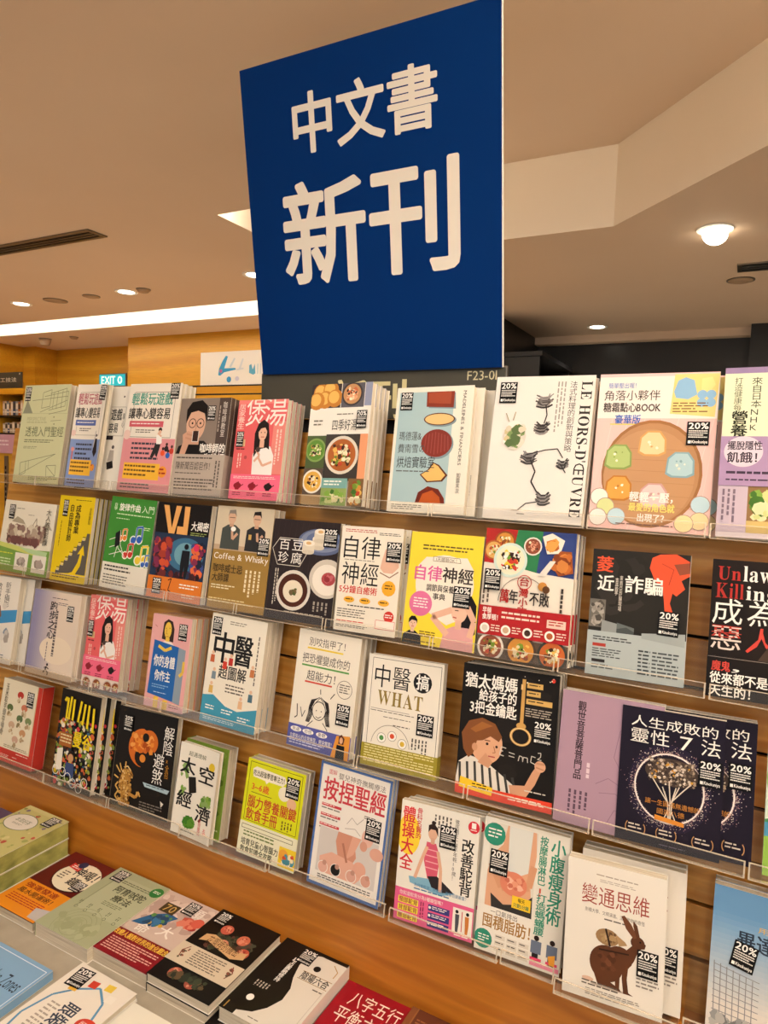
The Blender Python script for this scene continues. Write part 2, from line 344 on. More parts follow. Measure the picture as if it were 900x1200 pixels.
def art_perspective(w_, h_):
    a = blank(w_, h_, '#cfd0a4'); g = '#7f8468'
    a.p([(9, 15), (2, 29), (24, 29)], '#8f917a').r(0, 29, 100, 29.5, '#b9bb92')
    for p in ([(42, 8), (60, 5), (60, 22), (42, 24), (42, 8)], [(46, 12), (96, 7), (96, 26), (60, 30)], [(58, 9), (92, 4), (92, 22), (58, 26)], [(66, 8), (66, 25)], [(74, 7), (74, 25)], [(84, 6), (84, 24)], [(20, 16), (96, 12)], [(40, 28), (96, 16)]): a.s(p, .8, g)
    a.t('PERSPECTIVE', 14, 33, 55, 37, '#a9ab84').l(14, 38, 60, 40, 1, '#a9ab84').s([(66, 37), (88, 36)], .6, g).e(72, 33, 1.2, None, g).e(74, 40, 1.2, None, g)
    a.t('透視入門聖經', 14, 43, 96, 53, '#5b6247').l(14, 56, 82, 60, 2, '#6c7254').l(14, 63, 46, 66, 2, '#8d9170')
    for p in ([(12, 80), (86, 70)], [(12, 92), (86, 70)], [(12, 80), (14, 93), (26, 90), (24, 78)], [(30, 78), (32, 87)], [(70, 82), (90, 81), (91, 92), (72, 93), (70, 82)], [(70, 82), (91, 92)]): a.s(p, .8, g)
    return a.l(34, 93, 96, 97.5, 3, '#6c7254')
def art_games(w_, h_, tc, bot, rib, y, kid=0):
    a = blank(w_, h_, '#ece3d4')
    a.r(0, y, 100, 100, bot).s([(12, 8), (90, 8), (90, 50), (12, 50), (12, 8)], .8, '#8a8074')
    a.t('輕鬆玩遊戲', 7, 9, 86, 20, tc, 1).t('讓專心變容易', 4, 23, 84, 33, BK, 1)
    a.r(8, 35, 74, 40.5, rib).l(12, 37, 70, 39.2, 1, WH).l(22, 43, 62, 47, 2, '#5a5048').e(6, 48, 7, None, '#e9c9bd')
    a.l(18, y + 4, 72, y + 22, 4, '#3c3c48', 3).r(8, 74, 78, 89, '#efb73e').l(10, 76, 70, 88, 3, '#6a4a20', 4).e(84, 81, 8, None, '#e8963a').l(78, 78, 90, 85, 2, '#a8321f', 2)
    a.l(6, 93, 84, 99, 2, '#3c3c48', 6)
    if kid:
        a.e(70, 43, 3.4, None, '#3a2820').e(70, 45, 2.8, None, '#e0b498').p([(64, 48), (74, 48), (76, 55), (66, 58)], '#f2efe8').p([(64, 56), (74, 56), (62, 69), (57, 68)], '#2c2a2c').p([(68, 56), (74, 57), (70, 68), (66, 66)], '#2c2a2c').s([(74, 49), (66, 46)], 2.4, '#e0b498')
        for x, y2, c in ((80, 64, '#e2542f'), (90, 66, '#2f62b8'), (86, 60, '#2a2326'), (96, 62, '#c8402e')): a.e(x, y2, 4, None, c); a.e(x, y2 - 4, 2.2, None, '#3a2820')
    else: a.e(84, 50, 3, None, '#2a2326').p([(80, 53), (88, 53), (92, 66), (84, 71), (76, 66)], '#211c20').p([(78, 46), (82, 45), (82, 60), (76, 62)], '#c9c2ba').e(10, 64, 5, None, '#d98f86').s([(10, 66), (10, 74)], 3, '#c9605a')
    return a
def art_plain(w_, h_):
    a = blank(w_, h_, '#e9e2d4')
    a.s([(50, 20), (94, 20), (94, 48), (50, 48)], .8, '#8a8074').t('遊戲', 52, 22, 84, 33, BK, 1).t('容易', 50, 36, 76, 45, BK, 1).r(46, 48, 66, 52, '#2a2326').v('專心', 86, 26, 93, 40, BK)
    return a.e(70, 59, 4, None, '#5a5250').p([(62, 62), (74, 62), (76, 72), (58, 73)], '#b0a69c').p([(56, 74), (74, 72), (78, 79), (60, 81)], '#1c181a').e(84, 10, 2, 1, BK)
def art_barista(w_, h_):
    a = blank(w_, h_, '#56483f'); a.r(0, 0, 78, 100, '#85776c').r(78, 0, 100, 100, '#4c3f3a')
    a.p([(0, 62), (6, 50), (30, 44), (56, 44), (72, 52), (76, 62), (76, 100), (0, 100)], '#161314')
    a.p([(22, 36), (46, 36), (46, 48), (26, 48)], '#c79a80').e(36, 27, 19, 17, '#d3a78d')
    a.p([(16, 26), (15, 12), (24, 4), (44, 2), (56, 8), (57, 26), (52, 16), (38, 13), (24, 15)], '#15100f')
    for x in (29, 45): a.ring(x, 26, 7.5, 1.2, '#241a18'); a.e(x, 26, 1.8, None, '#21140f', 10)
    a.s([(36, 26), (38, 26)], 1, '#241a18').s([(38, 28), (36, 34), (40, 34)], 1, '#a9775e').s([(32, 39), (44, 39)], 2, '#9a4a40')
    a.p([(14, 46), (12, 38), (22, 34), (34, 36), (36, 42), (26, 48), (20, 60), (8, 62)], '#c99b82').s([(20, 37), (34, 39)], 2.6, '#bd8d74').s([(18, 41), (32, 43)], 2.6, '#bd8d74').r(32, 34, 44, 45, '#3a2420').s([(32, 34), (32, 45), (44, 45), (44, 34)], 1.2, '#d8d0c8')
    a.t('咖啡師的', 50, 47, 98, 56, WH, 1).t('咖啡師', 60, 57, 98, 66, WH, 1).v('咖啡師教室', 86, 4, 94, 40, '#d8cfc4').lv(80, 8, 84, 36, 1, '#b9ada0')
    o = Art(w_, h_); o.t('陳新聞百認巨作！', 6, 66, 74, 74, '#3a332e').l(6, 61, 80, 64, 1, '#4a423c').l(6, 77, 60, 79, 1, '#4a423c').l(6, 83, 84, 96, 4, '#5a514a').lv(84, 64, 96, 92, 2, '#5a514a')
    return a, o
def art_soup(w_, h_, oy):
    a = blank(w_, h_, '#de6163'); a.r(0, 0, 100, 4, '#e8807a').r(76, 22, 100, 74, '#e3877c')
    a.t('煲', 18, -1, 58, 27, '#f8e9df').t('湯', 55, -2, 99, 27, '#f8e9df').v('居家養生', 2, 4, 16, 30, '#f4d8cb').lv(84, 30, 97, 66, 2, '#f0cdbf')
    a.r(4, 40, 22, 47, '#d8b483').l(5, 49, 24, 52, 1, '#6a2a2a')
    a.p([(42, 78), (40, 56), (44, 48), (56, 44), (74, 47), (82, 56), (82, 78)], '#efeae4').p([(42, 58), (40, 34), (46, 24), (56, 20), (66, 24), (70, 36), (72, 50), (66, 48), (50, 50)], '#1c1413')
    a.e(56, 33, 8.5, 8.5, '#e6b79d').p([(47, 33), (49, 25), (57, 22), (66, 27), (66, 33), (60, 28), (52, 29)], '#1c1413').r(52, 41, 61, 48, '#e0ae94')
    for x in (53, 60): a.e(x, 33, 1, None, '#22140f', 8)
    a.s([(53, 37.5), (60, 37.5)], 1.2, '#b0453e').s([(44, 62), (54, 56), (46, 50)], 4, '#e0ae94').e(50, 50, 4.5, None, '#4a3a34').s([(80, 62), (62, 66), (52, 58)], 4, '#e0ae94').e(26, 58, 3, None, '#b04a4c').lv(10, 54, 20, 70, 2, '#f0cdbf')
    if oy < 74: a.r(0, 88, 100, 100, '#e6d5c8'); [plate(a, x, 96, 12, '#c9b8ab', '#8a4a2a', FOOD, 5 + x, 8) for x in (14, 42, 72, 94)]
    o = Art(w_, h_); o.l(6, oy + 2, 92, oy + 5, 2, '#f6d9d2')
    for x, c in ((16, '#8e1f2c'), (46, '#8e1f2c'), (78, '#231818')):
        o.e(x, oy + 11.5, 8, 3, c).p([(x - 6, oy + 12), (x + 6, oy + 12), (x + 3, oy + 15.5), (x - 4, oy + 15.5)], c).s([(x + 6, oy + 12), (x + 12, oy + 10)], 1.6, c).s([(x - 2, oy + 9), (x + 3, oy + 8)], 2.5, c).l(x - 9, oy + 18, x + 9, oy + 22, 2, '#8e2438')
    return a, o
def art_recipes(w_, h_):
    a = blank(w_, h_, '#ece6da')
    a.r(0, 0, 50, 20, '#3a3030'); [a.e(x, y, 13, None, '#c07c2e').e(x - 2, y - 1, 9, None, '#e2b25c') for x, y in ((16, 7), (32, 5), (24, 13), (40, 12), (10, 14))]
    a.r(51, 0, 88, 20, '#56555c'); plate(a, 68, 9, 17, '#3c3636', '#b9895c', ['#e8cba8', '#d9a077', '#f0ddc4', '#c0663e'], 4); a.r(89, 0, 100, 19, '#8e94ac')
    a.t('四季好湯', 40, 30, 80, 39, '#3a3630').l(46, 25, 74, 27, 1, '#7a7468').l(8, 30, 24, 36, 2, '#7a7468')
    a.r(0, 43, 32, 70, '#4a5a34'); plate(a, 16, 55, 17, '#7d9a52', '#5d8a33', GRN + ['#d98a4a'], 8, 20)
    a.r(32, 42, 88, 80, '#3a342f'); plate(a, 60, 59, 27, '#d9cfbe', '#a85d28', FOOD + ['#4a2a18'], 3, 34)
    a.r(88, 42, 100, 78, '#e29a6e').r(0, 70, 32, 92, '#57493f'); plate(a, 16, 81, 17, '#e8e0d0', '#dba94a', ['#f0c860', '#efe6cf', '#c98a3c'], 9, 16)
    a.r(32, 78, 74, 86, '#79a8a2').l(36, 80, 66, 85, 2, WH).r(32, 86, 74, 100, '#8aa05a').b(32, 86, 74, 100, GRN + ['#d8d2a8'], 26, 6, 5).r(76, 78, 100, 100, '#7a5a36').b(76, 78, 100, 100, FOOD + GRN, 30, 6, 6).r(0, 92, 32, 100, '#a98a5e')
    return a
def art_madeleine(w_, h_):
    a = blank(w_, h_, '#e9e2d2'); a.r(4, 4, 76, 92, '#a4bec2')
    sh = '#7a8f95'
    a.p([(42, 5), (77, 5), (79, 18), (44, 17)], sh).p([(40, 4), (76, 4), (76, 17), (41, 16)], '#7d2f1c').p([(42, 5), (72, 4), (72, 14), (43, 13)], '#96442a')
    a.e(61, 27, 20, 5.2, sh).e(59, 26, 20, 5, '#5a2c16').e(59, 26, 18.5, 4.2, '#e3bb7c')
    a.e(60, 46, 20, 11.5, sh).e(58, 45, 20, 11, '#7a2d22')
    [a.s([(44 + i * 4, 36 + abs(i - 3) * .8), (43 + i * 4.4, 54 - abs(i - 3) * .8)], 1, '#93443a') for i in range(8)]
    a.p([(40, 70), (50, 66), (56, 60), (64, 62), (76, 70), (70, 75), (50, 76)], '#5a2c16').p([(42, 70), (52, 66), (57, 61), (63, 63), (73, 70), (68, 74), (51, 75)], '#e6b86a')
    a.p([(37, 92), (40, 84), (52, 79), (66, 81), (74, 88), (75, 92)], '#6a2413').p([(42, 92), (46, 85), (58, 82), (68, 87), (70, 92)], '#b0521f')
    a.t('瑪德蓮&', 8, 36, 38, 43, '#4a4a48').t('費南雪の', 8, 46, 44, 53, '#4a4a48').t('烘焙實驗室', 8, 56, 58, 65, '#33312f').l(8, 67, 54, 69, 1, '#5a5a56')
    a.l(6, 94, 46, 98.5, 3, '#7a7468').t('MADELEINES & FINANCIERS', 87, 4, 91, 62, '#3a3630', 0, 1).v('如露末次', 87, 68, 92, 84, '#3a3630')
    return a
def art_ink(w_, h_):
    a = blank(w_, h_, '#e9e3da'); ink = '#2b2727'; g = '#6f6a68'
    a.v('法式料理的創新與策略', 76, 4, 83, 52, ink).lv(64, 4, 74, 40, 3, '#9a948c')
    a.t("𝐋𝐄 𝐇𝐎𝐑𝐒-𝐃'ŒUVRE".replace('Œ', 'Œ').replace('UVRE', '𝐔𝐕𝐑𝐄'), 87, 4, 98, 95, '#2f2a28', 0, 1)
    for cx, cy, s_ in ((52, 17, 9), (52, 36, 8), (42, 56, 9), (76, 60, 6), (60, 84, 8)):
        
        rd = random.Random(int(cx + cy)); a.e(cx, cy, s_ * .7, s_ * .25, g)
        for i in range(16):
            k = i / 15 - .5; x0 = cx - s_ * rd.uniform(.5, 1.05); x1 = cx + s_ * rd.uniform(.5, 1.05); y0 = cy + k * s_ * .8
            a.s([(x0, y0 - rd.uniform(-.5, 1.2)), (cx - s_ * .2, y0 + s_ * .16), (cx + s_ * .4, y0 + s_ * .12), (x1, y0 - rd.uniform(.2, 1.8))], rd.uniform(.6, 2.2), rd.choice([ink, ink, g, '#45403f', '#8b8684']))
    a.s([(54, 20), (56, 27), (54, 33)], 1.2, ink).s([(44, 58), (50, 66), (47, 73), (54, 80)], 1.4, ink).s([(38, 55), (58, 51), (70, 50), (76, 56)], 1, ink).s([(58, 86), (44, 88), (36, 93), (30, 93)], .9, ink).s([(74, 60), (80, 66)], 1, ink)
    a.e(25, 42, 12, 10, '#d5cdc0').e(24, 36, 8, 5, '#efe9df').b(12, 32, 38, 52, ['#f4efe6', '#e3d9c6', '#d8cdb4', '#7d9459', '#c9b88e', '#53683c'], 30, 6, 7).s([(18, 32), (14, 26)], 1, '#a89a7c').s([(22, 31), (24, 25)], 1, '#a89a7c')
    return a.l(36, 95, 44, 96.4, 1, '#8a847c')
def art_cookies(w_, h_):
    a = blank(w_, h_, '#eabfb8'); a.r(0, 0, 100, 29, '#f0e4da').r(0, 0, 100, 2, '#eec3c0')
    for i in range(-3, 10): a.s([(i * 14, 29), (i * 14 - 22, 100)], .5, '#f0cfc9')
    a.t('簡單壓出喔！', 8, 6, 32, 9.5, '#3a6fb8').t('角落小夥伴', 5, 11, 53, 17.5, '#3a322e').t('糖霜點心BOOK', 5, 19, 54, 25, '#3a322e', 1).t('豪華版', 16, 27, 38, 33, '#2f5fae', 1).r(12, 32.5, 40, 33.2, '#e8c84a')
    a.p([(64, 1), (100, 1), (98, 28), (62, 26)], '#ecd083').p([(64, 12), (67, 5), (73, 3), (80, 5), (83, 14), (76, 17), (66, 16)], '#8ab4d4').p([(86, 4), (94, 3), (97, 8), (93, 12), (86, 11)], '#efd98f')
    [a.e(x, y, 4, None, '#8ab4d4') for x, y in ((87, 14), (94, 14), (87, 19), (94, 19))]
    a.l(64, 19, 92, 26, 4, '#7a5a3a', 3)
    a.e(50, 64, 42, 34, '#96683f').e(50, 64, 39.5, 32, '#ae825a').e(48, 66, 38, 30, '#b68b63')
    [a.s([(14, y), (86, y + 1)], .4, '#a67b53') for y in (48, 55, 62, 69, 77, 84)]
    for x, y, c, c2 in ((50, 45, '#eccb9a', '#c99a5c'), (22, 54, '#a9bd74', '#849a52'), (74, 58, '#a9c6cc', '#7fa1aa'), (24, 74, '#dc9c46', '#b3742a'), (54, 78, '#e3c3c0', '#bd9490')):   # plain iced biscuits
        a.p([(x - 12, y + 6), (x - 11, y - 4), (x - 5, y - 8), (x + 6, y - 8), (x + 11, y - 3), (x + 11.5, y + 6), (x + 6, y + 8), (x - 7, y + 8)], c2).p([(x - 10.5, y + 5), (x - 9.5, y - 3.5), (x - 4.5, y - 7), (x + 5, y - 7), (x + 9.5, y - 2.5), (x + 10, y + 5), (x + 5, y + 6.8), (x - 6, y + 6.8)], c).b(x - 6, y - 4, x + 6, y + 4, [c2, '#f2e6cf'], 5, 1.6, int(x))
    for x, y, c in ((8, 80, '#f0e9dc'), (14, 86, '#cfd595'), (8, 93, '#f0e3da'), (24, 92, '#b9d3dc'), (92, 82, '#b9d3dc'), (92, 92, '#e9cf9f'), (80, 94, '#ecd5a0')): a.e(x, y, 8, None, '#a98f82').e(x, y, 7.3, None, c)
    a.t('輕輕一壓，', 34, 76, 70, 82, '#f6efe6', 1).t('最愛的角色就', 34, 83, 72, 88, '#f3dd76', 1).t('出現了？', 42, 89.5, 64, 94.5, '#f6efe6', 1)
    return a.l(24, 96, 74, 97.6, 1, '#6a4a40')
def art_nutrition(w_, h_):
    a = blank(w_, h_, '#dfe3c2'); a.r(0, 0, 46, 3.5, '#8d7ba0').r(46, 0, 100, 3.5, '#e2a461')
    a.v('來自日本NHK', 24, 6, 33, 38, '#2e3320').v('打造健康每一天的', 9, 6, 16, 38, '#4a5038').v('營養', 8, 26, 22, 42, '#232819', 1).s([(48, 8), (96, 8), (96, 16), (50, 18)], 1.2, '#d99a62').l(50, 8, 94, 18, 3, '#dba878')
    a.e(62, 22, 6, None, '#e4e0cf').s([(50, 42), (54, 30), (74, 30), (78, 42)], .8, '#9a9a84').e(64, 32, 6, 4, '#9fb0c0').e(66, 38, 6, 4, '#e0a298').s([(48, 26), (90, 26), (90, 42)], .6, '#a5a58c')
    a.r(0, 66, 100, 100, '#c2b2c0').r(26, 70, 100, 98, '#8a6a44').b(26, 70, 60, 94, GRN, 40, 7, 3).b(56, 74, 100, 98, ['#7a3a22', '#a85a34', '#5a2a1a', '#c98a5a'], 26, 10, 4).r(26, 90, 100, 97, '#c9b070').lv(4, 72, 18, 92, 3, '#7a6a7a').r(0, 97, 100, 100, '#d9cdd2')
    o = Art(w_, h_); o.e(20, 50, 17, 9, '#d9cad6').t('擺脫隱性', 6, 44, 36, 49, '#2e2433', 1).t('飢餓！', 6, 50.5, 32, 56.5, '#2e2433', 1).t('正確', 42, 41, 98, 49, WH, 1).t('活用', 42, 50, 98, 59, WH, 1).l(6, 61.5, 96, 65, 1, '#3a2e40').l(6, 66, 96, 68, 1, '#3a2e40', 4)
    return a, o
def art_sketch(w_, h_):
    a = blank(w_, h_, '#e8e0cc'); a.p([(18, 30), (28, 22), (40, 26), (46, 32)], '#a99e88').s([(58, 36), (66, 22), (68, 36)], 1.4, '#a99e88').p([(76, 34), (88, 26), (98, 36)], '#b5ab95')
    a.b(10, 30, 90, 60, ['#c9bda4', '#b3a08c', '#8e7368', '#d9ceb8', '#7a5a54', '#a08c7a'], 130, 7, 5).b(10, 48, 80, 62, ['#6e4a48', '#8a5f58', '#5a4440'], 60, 6, 6)
    a.v('大人的色彩課', 84, 8, 93, 58, '#3a362f').l(26, 10, 42, 12, 1, '#8a8270').l(50, 18, 62, 19.5, 1, '#8a8270')
    a.p([(0, 62), (60, 66), (100, 64), (100, 100), (0, 100)], '#78a04a').p([(0, 60), (50, 64), (100, 76), (60, 72), (0, 66)], '#c9d070').p([(40, 64), (96, 66), (94, 74), (60, 70)], '#b4cf9a')
    for x in (36, 70): a.r(x, 72, x + 26, 96, '#e6e0d2').b(x + 3, 76, x + 23, 92, ['#b8ada0', '#8d8276', '#a89a90'], 14, 6, x)
    return a.l(2, 74, 32, 77, 1, '#d8d84a').l(2, 82, 28, 94, 3, '#cfe0b4')
def art_career(w_, h_):
    a = blank(w_, h_, '#e2c41c'); P = [(14, 92), (14, 88)]
    for i in range(7): P += [(14 + i * 10.5, 88 - i * 6.3), (24 + i * 10.5, 88 - i * 6.3)]
    a.p(P + [(90, 42), (98, 42), (98, 90), (50, 90)], '#5a5650')
    for i in range(7): [a.r(16 + i * 10.5, 84 - i * 6.3 + j * 1.8, 25 + i * 10.5 - j, 84.8 - i * 6.3 + j * 1.8, '#d8d0bc' if j else '#3a362f') for j in range(3)]
    a.p([(46, 91), (62, 88), (74, 76), (78, 66), (70, 67), (84, 56), (90, 68), (84, 67), (82, 80), (70, 91)], '#e8c81c')
    a.v('成為專業', 50, 10, 64, 44, BK, 1).v('自由設計師', 33, 10, 45, 54, BK, 1).v('全新觀點', 88, 12, 94, 32, '#3a300e').l(46, 4, 92, 5.6, 1, '#3a300e').lv(12, 30, 16, 62, 1, '#5a4c14')
    return a.l(6, 92, 90, 98, 2, '#3a300e', 3)
def art_music(w_, h_):
    a = blank(w_, h_, '#3d8733'); a.r(0, 72, 100, 100, '#e4ddcd')
    a.t('旋律作曲', 20, 7, 66, 15, WH, 1).t('入門', 70, 7, 96, 15, '#e8f0d8').v('自學', 8, 7, 15, 15, '#e8f0d8').l(16, 18, 96, 20.6, 1, '#d8e8c0').l(16, 23, 48, 25, 1, '#d8e8c0', 4).l(78, 30, 94, 34, 2, '#cfe0b4')
    for x, y, c, s_ in ((36, 40, '#e0822e', 1), (66, 38, '#2f5fb8', 1.4), (52, 56, '#c8382c', 1.2), (82, 58, '#e8c83a', 1.5), (92, 64, '#3a62b4', 1)):
        for q, cc in ((1.35, '#eef0e0'), (1, c)):
            a.e(x - 4 * s_, y + 5 * s_, 4 * s_ * q, None, cc).e(x + 5 * s_, y + 4 * s_, 4 * s_ * q, None, cc).s([(x - .6 * s_, y + 5 * s_), (x, y - 5 * s_), (x + 8.6 * s_, y - 6 * s_), (x + 8.6 * s_, y + 4 * s_)], 2.2 * q * s_, cc)
    for p in ([(8, 48), (24, 44), (30, 56), (44, 62)], [(10, 56), (28, 52), (24, 66)], [(30, 36), (34, 52), (48, 66)], [(12, 64), (40, 58)]): a.s(p, 1, WH)
    a.p([(20, 40), (30, 36), (32, 52), (22, 56)], '#16181a')
    return a.l(6, 75, 66, 83, 2, '#3a3a34', 7).l(6, 85, 60, 97, 4, '#6a665c', 8)
def art_vj(w_, h_):
    a = blank(w_, h_, '#15100f'); a.r(0, 32, 100, 78, '#20304a').e(62, 52, 34, 17, '#3a6a8a').e(62, 52, 20, 12, '#6f9fae')
    a.b(0, 34, 40, 78, ['#a03a2a', '#c8502e', '#5a1c2a', '#7a2a4a', '#2a1c2c'], 60, 8, 3).b(70, 36, 100, 78, ['#b8322a', '#3a4a8a', '#7a2a4a', '#d8683a', '#1c2238'], 60, 8, 5).b(10, 68, 96, 80, ['#1a1216', '#3a1a20', '#6a2a2a', '#24304a'], 50, 6, 8)
    a.e(64, 44, 4, None, '#15161c').p([(57, 48), (71, 48), (72, 62), (69, 76), (65, 76), (64, 64), (62, 76), (58, 76), (56, 62)], '#15161c')
    a.p([(12, 3), (22, 3), (32, 26), (36, 3), (46, 3), (38, 32), (27, 32)], '#e2a660').p([(52, 3), (62, 3), (62, 32), (42, 32), (42, 24), (53, 24)], '#e2a660')
    a.t('大揭密', 68, 18, 99, 27, WH, 1).l(68, 29, 98, 33, 2, '#9aa860')
    a.e(82, 44, 5, None, '#d03058')
    o = Art(w_, h_); o.l(60, 82, 98, 88, 2, WH, 3).l(10, 90, 40, 95, 2, '#8a3c10', 4).l(66, 92, 96, 97, 2, '#f0d0a8', 5).s([(38, 80), (44, 78), (40, 90), (46, 92)], 1.4, '#3a2010')
    return a, o
def art_whisky(w_, h_):
    a = blank(w_, h_, '#99783a'); a.r(0, 0, 100, 43, '#cfc0a6').r(0, 38, 100, 43, '#b79e83')
    for cx, sh in ((28, '#454a46'), (72, '#2a2a2c')):
        a.p([(cx - 17, 42), (cx - 16, 22), (cx - 6, 18), (cx + 7, 18), (cx + 16, 22), (cx + 17, 42)], sh).r(cx - 3.5, 13, cx + 3.5, 20, '#c39a7e').e(cx, 11, 7, 6.2, '#d0a88c').p([(cx - 7.5, 10), (cx - 6, 4), (cx + 5, 3), (cx + 7.5, 10), (cx + 4, 7), (cx - 5, 7)], '#8a7f74' if cx < 50 else '#241c18')
        a.s([(cx - 5, 11), (cx + 5, 11)], .8, '#3a302a').s([(cx + 12, 26), (cx + 4, 32), (cx + 2, 24)], 4, '#cba184')
    a.e(32, 22, 4.5, 2.4, '#f2efe6').r(60, 26, 65, 31, '#c9a25a')
    a.t('Coffee & Whisky', 3, 46, 98, 54, WH).t('咖啡威士忌', 4, 57, 56, 65, '#3a2c14', 1).t('大師課', 4, 66, 34, 74, '#3a2c14', 1).l(4, 77, 48, 82, 2, '#e8dcb8').lv(62, 60, 92, 86, 4, '#e8dcb8', 5)
    return a.l(2, 90, 90, 95, 2, '#d8c898', 6)
def art_tofu(w_, h_):
    a = blank(w_, h_, '#2b2223'); [a.s([(i * 9, 0), (i * 9 - 8, 100)], .5, '#382c2b') for i in range(14)]
    a.e(74, 20, 34, 13, '#5a6688').e(74, 19, 30, 11, '#7d88a4').e(76, 18, 24, 8, '#5f6c92')
    for x, y in ((70, 21), (56, 26), (72, 14)): a.r(x - 9, y - 4, x + 9, y + 5, '#ddd2bd').e(x, y + 5, 9, 2.2, '#d2c6b0').e(x, y - 4, 9, 3, '#efe6d6').e(x, y - 4, 4, 1.6, '#d9b178')
    a.e(88, 55, 26, 19, '#cdc4b6').e(88, 56, 21, 15, '#ece4d6').e(90, 55, 10, 6.5, '#a8474a').b(82, 50, 98, 60, ['#8e3036', '#c0666a'], 9, 5, 3)
    a.e(40, 70, 26, 20, '#d9d2c6').e(40, 70, 22, 16.5, '#4a2418').e(40, 71, 15, 11, '#e6dac2').b(33, 66, 47, 76, ['#4a5a2a', '#2e3a1c', '#6a5a3a'], 10, 4, 8)
    a.s([(2, 30), (12, 19), (46, 19), (56, 31), (46, 46), (12, 46), (2, 30)], .8, '#d9d0c0')
    a.t('百', 12, 20, 28, 31, WH).t('豆', 32, 20, 48, 31, WH).t('珍', 12, 33, 28, 44, WH).t('腐', 32, 33, 48, 44, WH)
    return a.lv(10, 50, 17, 88, 2, '#cfc6b6').lv(72, 78, 96, 90, 4, '#a89e90', 5).l(30, 91, 90, 93, 1, '#b5aa9a')
def art_nerve(w_, h_):
    a = blank(w_, h_, '#ebe2d1'); a.l(6, 3, 60, 6.5, 2, '#b8443a').l(62, 5, 96, 8, 2, '#4a443c', 3)
    a.t('自律', 6, 10, 66, 31, BK).t('神經', 6, 35, 66, 56, BK).l(8, 32, 60, 33.4, 1, '#6a6258').t('5分鐘自癒術', 4, 57, 66, 64, '#c8392f', 1)
    a.p([(70, 30), (74, 20), (86, 18), (96, 26), (97, 36), (88, 42), (74, 42), (68, 38)], '#e0b49c').s([(68, 42), (84, 46), (97, 40)], 1.4, '#8a5a44').e(84, 56, 11, None, '#e9ab2e', 12).l(78, 53, 90, 58, 2, '#5a3a10')
    for x in (12, 38, 68): a.e(x + 10, 70, 9, 3, '#ecb038').l(x + 4, 69, x + 16, 71.6, 1, '#4a3210')
    a.l(20, 75, 86, 77.4, 1, '#2e2a26', 4).l(4, 79, 50, 88, 4, '#6a6258', 6).e(88, 82, 8, None, '#c8392f').l(82, 80, 94, 84, 2, WH).r(68, 86, 98, 94, '#f2e4d8').s([(68, 86), (98, 86), (98, 94), (68, 94), (68, 86)], .6, '#c8392f')
    return a.l(4, 90, 62, 92, 1, '#c8392f', 5).l(4, 94, 60, 97, 2, '#6a6258', 8)
def art_nervecare(w_, h_):
    a = blank(w_, h_, '#efd63e'); a.p([(14, 30), (24, 22), (80, 20), (90, 30), (88, 70), (60, 80), (14, 64)], '#efe6d6').e(52, 45, 40, 26, '#efe6d6')
    a.l(18, 11, 90, 17, 2, '#5a4a28').e(52, 23, 20, 3.4, '#efe6d6').s([(34, 21), (70, 21), (72, 25), (34, 25), (34, 21)], .6, '#6a5a38').t('1天體驗OK！', 38, 21.6, 66, 24.8, '#4a3e2a')
    a.t('自律', 10, 30, 48, 43, '#d8629a', 1).t('神經', 49, 30, 90, 43, '#3a302c', 1).t('調節與保養', 28, 46, 66, 52, '#3a302c', 1).t('事典', 38, 53.5, 55, 59, '#3a302c', 1)
    a.e(22, 64, 16, None, '#d8719c').l(12, 59, 32, 69, 4, WH, 3)
    a.p([(78, 78), (84, 54), (90, 52), (98, 60), (99, 84), (88, 92)], '#1a1516').e(76, 66, 11, 10.5, '#e8bda4').p([(66, 64), (70, 55), (80, 53), (88, 60), (82, 60), (74, 60)], '#1a1516').s([(70, 66), (75, 66)], 1, '#3a2018').s([(68, 72), (73, 72.5)], 1.4, '#b04a44')
    a.p([(54, 100), (58, 84), (70, 80), (90, 80), (97, 88), (98, 100)], '#d9a2a0').s([(62, 88), (40, 74), (66, 66)], 8, '#e2b39a').s([(92, 88), (97, 74), (86, 62)], 8, '#e2b39a').r(72, 74, 80, 82, '#e2b39a')
    bust(a, 14, 82, 6, '#17120f', '#e4bda2', '#1a1a1e')
    return a.l(24, 88, 46, 94, 3, '#6a4a1c', 5).l(4, 97, 50, 99, 1, '#6a4a1c')
